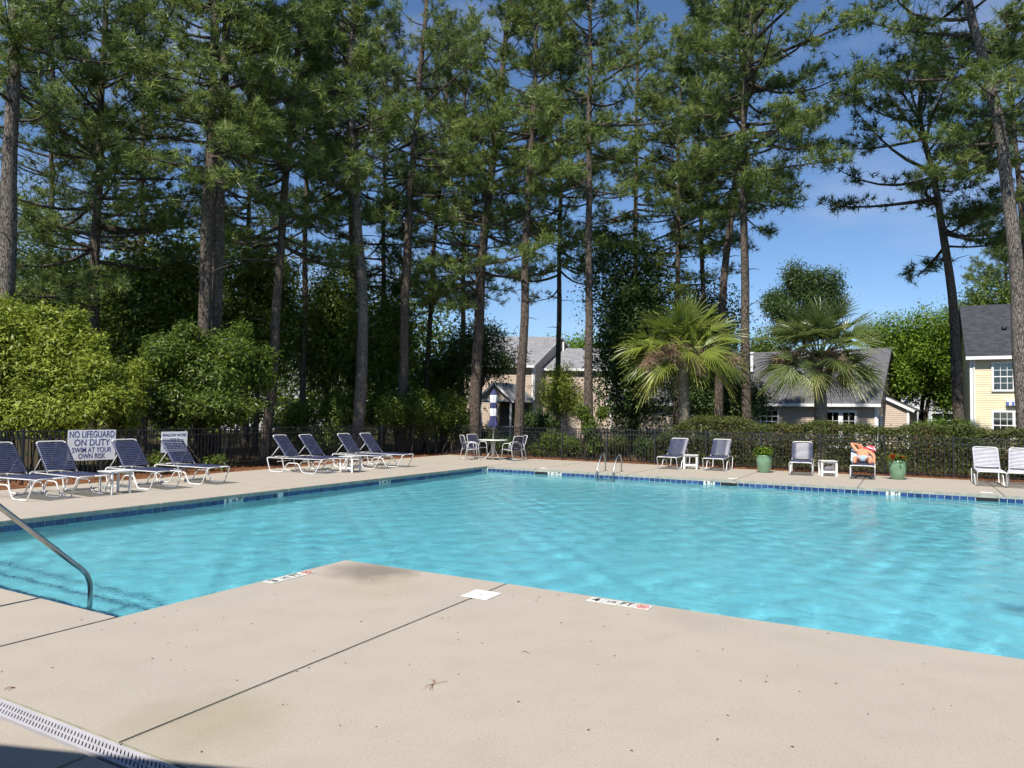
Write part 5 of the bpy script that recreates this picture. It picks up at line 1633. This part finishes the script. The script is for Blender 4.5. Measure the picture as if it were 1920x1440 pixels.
def side_tables():
    t = empty('side_table')
    h, w = 0.46, 0.235
    for i in range(5):
        x = -w + (i + 0.5) * 2 * w / 5
        MB().box((x - 0.043, -w, h - 0.022), (x + 0.043, w, h)).build('slat', 'white_plastic', t, bevel=0.004)
    for sx in (-1, 1):
        for sy in (-1, 1):
            MB().box((sx * 0.20 - 0.03, sy * 0.19 - 0.014, 0), (sx * 0.20 + 0.03, sy * 0.19 + 0.014, h - 0.022)).build('leg', 'white_plastic', t, bevel=0.003)
    for sy in (-1, 1):
        MB().box((-0.17, sy * 0.19 - 0.011, 0.10), (0.17, sy * 0.19 + 0.011, 0.16)).build('stretcher', 'white_plastic', t, bevel=0.003)
        MB().box((-0.19, sy * 0.165 - 0.011, h - 0.07), (0.19, sy * 0.165 + 0.011, h - 0.023)).build('apron', 'white_plastic', t, bevel=0.003)
    first = True
    for px, py, rz, lb in ((210, 926, -TH, 'white plastic side table among the loungers by the lifeguard sign'), (655, 886, -TH + 0.1, 'white side table between the middle four loungers'),
                           (1297, 879.5, -TH + 0.15, 'white side table between the two loungers below the left palm'), (1555, 893, -TH + 0.3, 'white side table beside the sunbather')):
        o = t if first else copy_tree(t)
        first = False
        g = ground_at(px, py)
        o.location = (g.x, g.y + 0.1, 0.001)
        o.rotation_euler = (0, 0, rz)
        tag(o, lb, 'side table', 'white side tables')
    g = ground_at(1557, 890)
    bag = empty('tote_bag', (g.x + 0.08, g.y + 0.22, 0.0), 0.3, 'dark grey bag on the deck under the side table beside the sunbather', 'bag')
    MB().add([(-0.17, -0.08, 0), (0.17, -0.08, 0), (0.17, 0.08, 0), (-0.17, 0.08, 0), (-0.2, -0.1, 0.14), (0.2, -0.1, 0.14), (0.2, 0.1, 0.14), (-0.2, 0.1, 0.14), (-0.15, -0.03, 0.25), (0.16, -0.03, 0.24), (0.16, 0.03, 0.24), (-0.15, 0.03, 0.25)],
             [(3, 2, 1, 0), (0, 1, 5, 4), (1, 2, 6, 5), (2, 3, 7, 6), (3, 0, 4, 7), (4, 5, 9, 8), (5, 6, 10, 9), (6, 7, 11, 10), (7, 4, 8, 11), (8, 9, 10, 11)]).build('body', 'bag_grey', bag, bevel=0.02)
    MB().tube(smooth_path([(-0.1, 0, 0.24), (-0.06, 0, 0.33), (0.06, 0, 0.33), (0.1, 0, 0.24)], 0.05), 0.01, 6).build('handle', 'bag_grey', bag)

def patio_set():
    g = ground_at(924, 862)
    T = empty('patio_table', (g.x, g.y, 0.001), 0, 'round white patio table with a closed parasol through it', 'table')
    MB().lathe([(0.0, 0.715), (0.50, 0.715), (0.535, 0.722), (0.54, 0.735), (0.53, 0.745), (0.03, 0.748), (0.0, 0.748)], 36).build('table_top', 'table_top', T)
    MB().lathe([(0.545, 0.718), (0.553, 0.73), (0.545, 0.742)], 36).build('rim', 'white_metal', T)
    MB().tube([(0, 0, 0.0), (0, 0, 0.715)], 0.05, 14).build('pedestal', 'white_metal', T)
    for i in range(4):
        a = math.pi / 4 + i * math.pi / 2
        d = Vector((math.cos(a), math.sin(a), 0))
        MB().tube(smooth_path([d * 0.12 + Vector((0, 0, 0.70)), d * 0.05 + Vector((0, 0, 0.40)), d * 0.40 + Vector((0, 0, 0.012))], 0.2), 0.013, 7).build('leg', 'white_metal', T)
    # closed parasol, navy and white bands hanging in folds
    U_ = empty('parasol', (g.x, g.y, 0.001), 0, 'closed navy and white striped parasol standing in the patio table', 'umbrella')
    MB().tube([(0, 0, 0.02), (0, 0, 2.62)], 0.019, 10).build('pole', 'steel', U_)
    MB().lathe([(0.0, 2.68), (0.015, 2.66), (0.02, 2.62), (0.0, 2.6)], 10).build('finial', 'umbrella_navy', U_)
    rng = np.random.default_rng(8)
    prof = [(2.62, 0.02, 0.0), (2.52, 0.085, 0.01), (2.40, 0.125, 0.02), (2.34, 0.125, 0.02), (2.12, 0.105, 0.02), (1.90, 0.12, 0.025), (1.66, 0.115, 0.025), (1.62, 0.10, 0.02), (1.45, 0.125, 0.03), (1.30, 0.15, 0.045), (1.24, 0.155, 0.05)]
    bands = [(0, 2, 'umbrella_navy'), (2, 4, 'umbrella_white'), (4, 5, 'umbrella_navy'), (5, 7, 'umbrella_white'), (7, 10, 'umbrella_navy')]
    n = 40
    for a, b, m in bands:
        vs = []
        for i in range(a, b + 1):
            z, r, f = prof[i]
            for k in range(n):
                th = 2 * math.pi * k / n
                rr = r + f * math.cos(8 * th + 0.5 * z) + 0.4 * f * math.cos(3 * th + z * 2)
                zz = z + (0.05 * math.cos(8 * th + 0.5 * z) if i == len(prof) - 1 else 0)
                vs.append((rr * math.cos(th), rr * math.sin(th), zz))
        fs = [(i * n + k, (i + 1) * n + k, (i + 1) * n + (k + 1) % n, i * n + (k + 1) % n) for i in range(b - a) for k in range(n)]
        MB().add(vs, fs, True).build('canopy_band', m, U_)
    MB().lathe([(0.128, 1.63), (0.132, 1.645), (0.128, 1.66)], 20).build('tie_band', 'umbrella_white', U_)
    # strap chairs round it
    ch = empty('patio_chair')
    w, r = 0.27, 0.0125
    for s in (1, -1):
        y = s * w
        MB().tube(smooth_path([(0.30, y, 0.0), (0.22, y, 0.62), (-0.16, y, 0.64), (-0.30, y, 0.0)], 0.09, 4), r, 8).build('leg_frame', 'white_metal', ch)
        MB().tube([(0.24, y * 0.96, 0.41), (-0.20, y * 0.96, 0.38)], 0.011, 7).build('seat_rail', 'white_metal', ch)
    MB().tube([(0.295, -w, 0.015), (0.295, w, 0.015)], r * 0.9, 7).build('stretcher', 'white_metal', ch)
    MB().tube([(-0.29, -w, 0.06), (-0.29, w, 0.06)], r * 0.9, 7).build('stretcher', 'white_metal', ch)
    MB().tube(smooth_path([(-0.17, w * .96, 0.36), (-0.33, w * .96, 0.90), (-0.33, -w * .96, 0.90), (-0.17, -w * .96, 0.36)], 0.08, 4), r, 8).build('back_frame', 'white_metal', ch)
    sm = strap_mesh('strap', 'navy_strap', w * .94, 0.050)
    for i in range(7): link('strap', sm, ch, (-0.16 + 0.062 * i, 0, 0.393 + 0.004 * i), (0, -0.07, 0))
    for i in range(8):
        f = 0.10 + 0.80 * i / 7
        link('strap', sm, ch, (-0.17 - 0.16 * f, 0, 0.36 + 0.54 * f), (0, math.radians(73), 0))
    first = True
    for px, py, rz, lb in ((892, 859, 0.55, 'navy patio chair at the left of the round table, seen from its side'), (902, 853, -0.75, 'navy patio chair at the far left of the round table'),
                           (958, 863, 2.45, 'navy patio chair turning its back at the near right of the round table'), (968, 857, 3.75, 'navy patio chair at the far right of the round table')):
        o = ch if first else copy_tree(ch)
        first = False
        gg = ground_at(px, py)
        o.location = (gg.x, min(gg.y, g.y + 0.9), 0.001)
        o.rotation_euler = (0, 0, rz)
        tag(o, lb, 'chair', 'chairs round the patio table')
    d = {0: (-0.85, -0.12), 1: (-0.62, 0.75), 2: (0.72, -0.35), 3: (0.90, 0.45)}
    chairs = sorted([o for o in C.objects if o.get('category') == 'chair' and o.name.startswith('patio_chair')], key=lambda o: o.name)
    for i, o in enumerate(chairs):
        o.location = (g.x + d[i][0], g.y + d[i][1], 0.001)
        o.rotation_euler = (0, 0, math.atan2(-d[i][1], -d[i][0]) + (0.25, 0.1, -0.3, -0.2)[i])

def planters():
    rng = np.random.default_rng(17)
    for px, py, lb, kind in ((1437, 887, 'green glazed pot with a leafy green plant between loungers', 0), (1690, 900, 'green glazed pot with red flowers right of the sunbather', 1)):
        g = ground_at(px, py)
        P = empty('flower_pot', (g.x, g.y + 0.2, 0.0), 0, lb, 'plant pot', 'green glazed pots')
        MB().lathe([(0.0, 0.0), (0.155, 0.0), (0.165, 0.02), (0.205, 0.16), (0.232, 0.32), (0.236, 0.42), (0.222, 0.50), (0.232, 0.515), (0.232, 0.54), (0.215, 0.545), (0.20, 0.50), (0.19, 0.47)], 32).build('pot', 'pot_glaze', P)
        MB().lathe([(0.0, 0.49), (0.205, 0.485)], 24).build('soil', 'soil', P)
        if kind == 0:
            tb = Tubes(); pos = []; nr = []
            for i in range(40):
                a = rng.uniform(0, 6.28); l = rng.uniform(0.15, 0.36); o = rng.uniform(0.02, 0.15)
                d = np.array([math.cos(a) * 0.45, math.sin(a) * 0.45, 1.0])
                p0 = np.array([math.cos(a) * o, math.sin(a) * o, 0.48])
                tb.add(np.array([p0, p0 + d * l * 0.5, p0 + d * l]), [0.006, 0.005, 0.003], 4)
                for q in range(7): pos.append(p0 + d * l * rng.uniform(0.25, 1.0)); nr.append(d + rng.normal(0, 0.5, 3))
            tb.build('stem', 'bark_smooth', P)
            v, f, var = leaf_mesh(np.array(pos), unit(np.array(nr)), 0.095, 0.5, rng, 2, 0.02)
            np_mesh('foliage', v, f, 'leaf_fresh', P, var=var)
        else:
            pos = np.array([0, 0, 0.58]) + rng.normal(0, 1, (170, 3)) * np.array([0.15, 0.13, 0.06]); pos[:, 2] = np.maximum(pos[:, 2], 0.5)
            v, f, var = leaf_mesh(pos, unit(rng.normal(0, 0.6, (170, 3)) + [0, 0, 1]), 0.085, 0.8, rng, 2, 0.03)
            np_mesh('foliage', v, f, 'leaf_mid', P, var=var)
            for c in ((-0.19, -0.1, 0.66), (0.05, -0.05, 0.68), (0.20, 0.0, 0.64), (-0.05, 0.1, 0.7)):
                k = 60 if c[0] < -0.1 else 16
                pp = np.array(c) + unit(rng.normal(0, 1, (k, 3))) * 0.055
                v, f, var = leaf_mesh(pp, unit(pp - np.array(c)), 0.045, 0.9, rng, 1, 0.008)
                fl = np_mesh('flower', v, f, 'petal', P, var=var)
                tb = Tubes(); tb.add(np.array([[c[0] * .5, c[1] * .5, 0.49], [c[0] * .8, c[1] * .8, 0.58], list(c)]), [0.005, 0.004, 0.004], 4); tb.build('stem', 'bark_smooth', P)

def skin_figure(name, joints, bones, m, parent, sub=2, root=0):
    me = bpy.data.meshes.new(name)
    keys = list(joints)
    me.from_pydata([joints[k][:3] for k in keys], [(keys.index(a), keys.index(b)) for a, b in bones], [])
    me.materials.append(M[m])
    o = link(name, me, parent)
    o.modifiers.new('skin', 'SKIN').use_smooth_shade = True
    sv = me.skin_vertices[0].data
    for i, k in enumerate(keys):
        r = joints[k][3]
        sv[i].radius = r if isinstance(r, tuple) else (r, r)
        sv[i].use_root = i == root
    s = o.modifiers.new('subdivision', 'SUBSURF')
    s.levels = s.render_levels = sub
    return o

def sunbather(chaise):
    # lies back on the lounger, feet towards the pool, right arm folded behind the head
    loc, rz = chaise.location.copy(), chaise.rotation_euler.z
    p = empty('person', loc, rz, 'person sunbathing on the lounger, one arm behind the head, pale blue swimwear', 'person')
    J = {'pelvis': (0.72, 0.0, 0.535, (0.155, 0.10)), 'belly': (0.57, 0.0, 0.60, (0.165, 0.12)), 'chest': (0.38, 0.0, 0.68, (0.18, 0.115)), 'neckbase': (0.23, -0.02, 0.75, (0.10, 0.075)),
         'neck': (0.185, -0.045, 0.79, 0.054), 'head': (0.165, -0.075, 0.845, (0.068, 0.078)), 'crown': (0.13, -0.085, 0.905, (0.066, 0.074)), 'skull': (0.11, -0.09, 0.935, 0.045),
         'shR': (0.25, -0.18, 0.74, 0.062), 'elR': (0.20, -0.33, 0.965, 0.046), 'wrR': (0.09, -0.16, 0.93, 0.033), 'haR': (0.07, -0.10, 0.90, 0.030),
         'shL': (0.25, 0.16, 0.735, 0.062), 'elL': (0.42, 0.295, 0.62, 0.046), 'wrL': (0.62, 0.30, 0.52, 0.034), 'haL': (0.70, 0.29, 0.475, 0.034),
         'hipR': (0.76, -0.11, 0.515, 0.095), 'knR': (1.16, -0.21, 0.58, 0.066), 'anR': (1.56, -0.19, 0.465, 0.042), 'heR': (1.60, -0.19, 0.45, 0.042), 'toR': (1.585, -0.225, 0.58, 0.030),
         'hipL': (0.76, 0.11, 0.515, 0.095), 'knL': (1.16, 0.21, 0.58, 0.066), 'anL': (1.56, 0.19, 0.465, 0.042), 'heL': (1.60, 0.19, 0.45, 0.042), 'toL': (1.585, 0.225, 0.58, 0.030),
         'caR': (1.32, -0.205, 0.52, 0.058), 'caL': (1.32, 0.205, 0.52, 0.058)}
    bones = [('pelvis', 'belly'), ('belly', 'chest'), ('chest', 'neckbase'), ('neckbase', 'neck'), ('neck', 'head'), ('head', 'crown'), ('crown', 'skull'), ('neckbase', 'shR'), ('shR', 'elR'), ('elR', 'wrR'), ('wrR', 'haR'),
             ('neckbase', 'shL'), ('shL', 'elL'), ('elL', 'wrL'), ('wrL', 'haL'), ('pelvis', 'hipR'), ('hipR', 'knR'), ('knR', 'caR'), ('caR', 'anR'), ('anR', 'heR'), ('anR', 'toR'),
             ('pelvis', 'hipL'), ('hipL', 'knL'), ('knL', 'caL'), ('caL', 'anL'), ('anL', 'heL'), ('anL', 'toL')]
    # fingers: four and a thumb on each hand
    for s, (hx, hy, hz), (dx, dy, dz) in (('R', (0.07, -0.10, 0.90), (0.1, 0.95, -0.25)), ('L', (0.70, 0.29, 0.475), (0.95, -0.05, -0.15))):
        d = Vector((dx, dy, dz)).normalized()
        sd = d.cross(Vector((0.3, 0.1, 1))).normalized()
        for i, ln in enumerate((0.075, 0.085, 0.08, 0.062)):
            o = sd * (0.026 * (i - 1.5))
            b = Vector((hx, hy, hz)) + d * 0.035 + o
            e1 = b + d * ln * 0.55 + Vector((0, 0, -0.006)); e2 = e1 + d * ln * 0.45 + Vector((0, 0, -0.02))
            J[f'f{s}{i}a'] = (*b, 0.010); J[f'f{s}{i}b'] = (*e1, 0.009); J[f'f{s}{i}c'] = (*e2, 0.007)
            bones += [('ha' + s, f'f{s}{i}a'), (f'f{s}{i}a', f'f{s}{i}b'), (f'f{s}{i}b', f'f{s}{i}c')]
        b = Vector((hx, hy, hz)) + sd * 0.045 - d * 0.005
        J[f't{s}a'] = (*b, 0.012); J[f't{s}b'] = (*(b + sd * 0.02 + d * 0.04), 0.010)
        bones += [('ha' + s, f't{s}a'), (f't{s}a', f't{s}b')]
    skin_figure('body', J, bones, 'skin', p)
    # face: nose, brows, eyes, mouth and ears on the front of the head
    f = Vector((0.86, 0.12, 0.42)).normalized(); up = Vector((-0.42, -0.05, 0.9)).normalized(); sd = f.cross(up).normalized()
    c = Vector((0.155, -0.08, 0.872))
    def ball(mb, q, r, sx=1.0): 
        vs = []; n, k = 8, 6
        for i in range(k + 1):
            a = math.pi * i / k
            for j in range(n):
                b = 2 * math.pi * j / n
                vs.append(q + sd * (r * sx * math.sin(a) * math.cos(b)) + f * (r * math.sin(a) * math.sin(b)) + up * (r * math.cos(a)))
        mb.add(vs, [(i * n + j, i * n + (j + 1) % n, (i + 1) * n + (j + 1) % n, (i + 1) * n + j) for i in range(k) for j in range(n)], True)
    mb = MB()
    mb.tube([c + f * 0.068 + up * 0.02, c + f * 0.088 - up * 0.015, c + f * 0.072 - up * 0.024], [0.008, 0.013, 0.009], 8)
    for s in (-1, 1): ball(mb, c + sd * s * 0.074, 0.02, 0.5)
    mb.build('nose_and_ears', 'skin_flush', p)
    mb = MB()
    for s in (-1, 1): ball(mb, c + f * 0.066 + sd * s * 0.028 + up * 0.018, 0.011)
    mb.build('eyes', 'ink', p)
    mb = MB(); mb.tube([c + f * 0.068 + sd * 0.022 - up * 0.045, c + f * 0.074 - up * 0.048, c + f * 0.068 - sd * 0.022 - up * 0.045], 0.005, 6)
    mb.build('mouth', 'ink_red', p)
    # swimwear follows hips and thighs
    S = {'p': (0.72, 0.0, 0.535, (0.164, 0.108)), 'w': (0.65, 0.0, 0.565, (0.17, 0.122)), 'r': (0.80, -0.125, 0.535, 0.100), 'r2': (0.93, -0.155, 0.555, 0.092), 'l': (0.80, 0.125, 0.535, 0.100), 'l2': (0.93, 0.155, 0.555, 0.092)}
    skin_figure('swim_trunks', S, [('p', 'w'), ('p', 'r'), ('r', 'r2'), ('p', 'l'), ('l', 'l2')], 'swim_cloth', p)
    # things laid on the lounger
    tw = empty('beach_towel', loc, rz, 'blue and white towel spread under the sunbather', 'towel')
    a = math.radians(25)
    for i in range(9):
        s0, s1 = 0.06 + i * 0.085, 0.06 + (i + 1) * 0.085
        q = [(0.66 - math.cos(a) * s + 0.028, y, 0.41 + math.sin(a) * s + 0.018) for s in (s0, s1) for y in (-0.325, 0.30)]
        MB().add(q + [(x + 0.012, y, z + 0.006) for x, y, z in q], [(0, 1, 3, 2), (4, 6, 7, 5), (0, 4, 5, 1), (2, 3, 7, 6), (0, 2, 6, 4), (1, 5, 7, 3)]).build('stripe', 'towel_blue' if i % 2 == 0 else 'towel_white', tw)
    rb = empty('beach_cushion', loc, rz, 'crumpled red and white beach towel by the sunbather shoulder', 'towel')
    rng = np.random.default_rng(4)
    n, k = 16, 9
    vs = []
    for i in range(k + 1):
        ph = math.pi * i / k
        for j in range(n):
            th = 2 * math.pi * j / n
            rr = 1 + 0.12 * math.sin(5 * th + 3 * ph) + rng.normal(0, 0.05)
            vs.append((0.13 + 0.09 * rr * math.sin(ph) * math.cos(th), 0.19 + 0.16 * rr * math.sin(ph) * math.sin(th), 0.79 + 0.12 * rr * math.cos(ph)))
    o = MB().add(vs, [(i * n + j, (i + 1) * n + j, (i + 1) * n + (j + 1) % n, i * n + (j + 1) % n) for i in range(k) for j in range(n)], True).build('cloth', 'towel_red', rb)
    MB().tube([(0.20, 0.10, 0.89), (0.235, 0.19, 0.84), (0.20, 0.30, 0.79)], [0.014, 0.02, 0.014], 8).build('white_fold', 'towel_white', rb)
    MB().tube([(0.17, 0.27, 0.87), (0.19, 0.32, 0.81), (0.17, 0.345, 0.74)], [0.012, 0.018, 0.012], 8).build('white_fold', 'towel_white', rb)

c12 = place_chaises()
side_tables()
patio_set()
planters()
sunbather(c12)
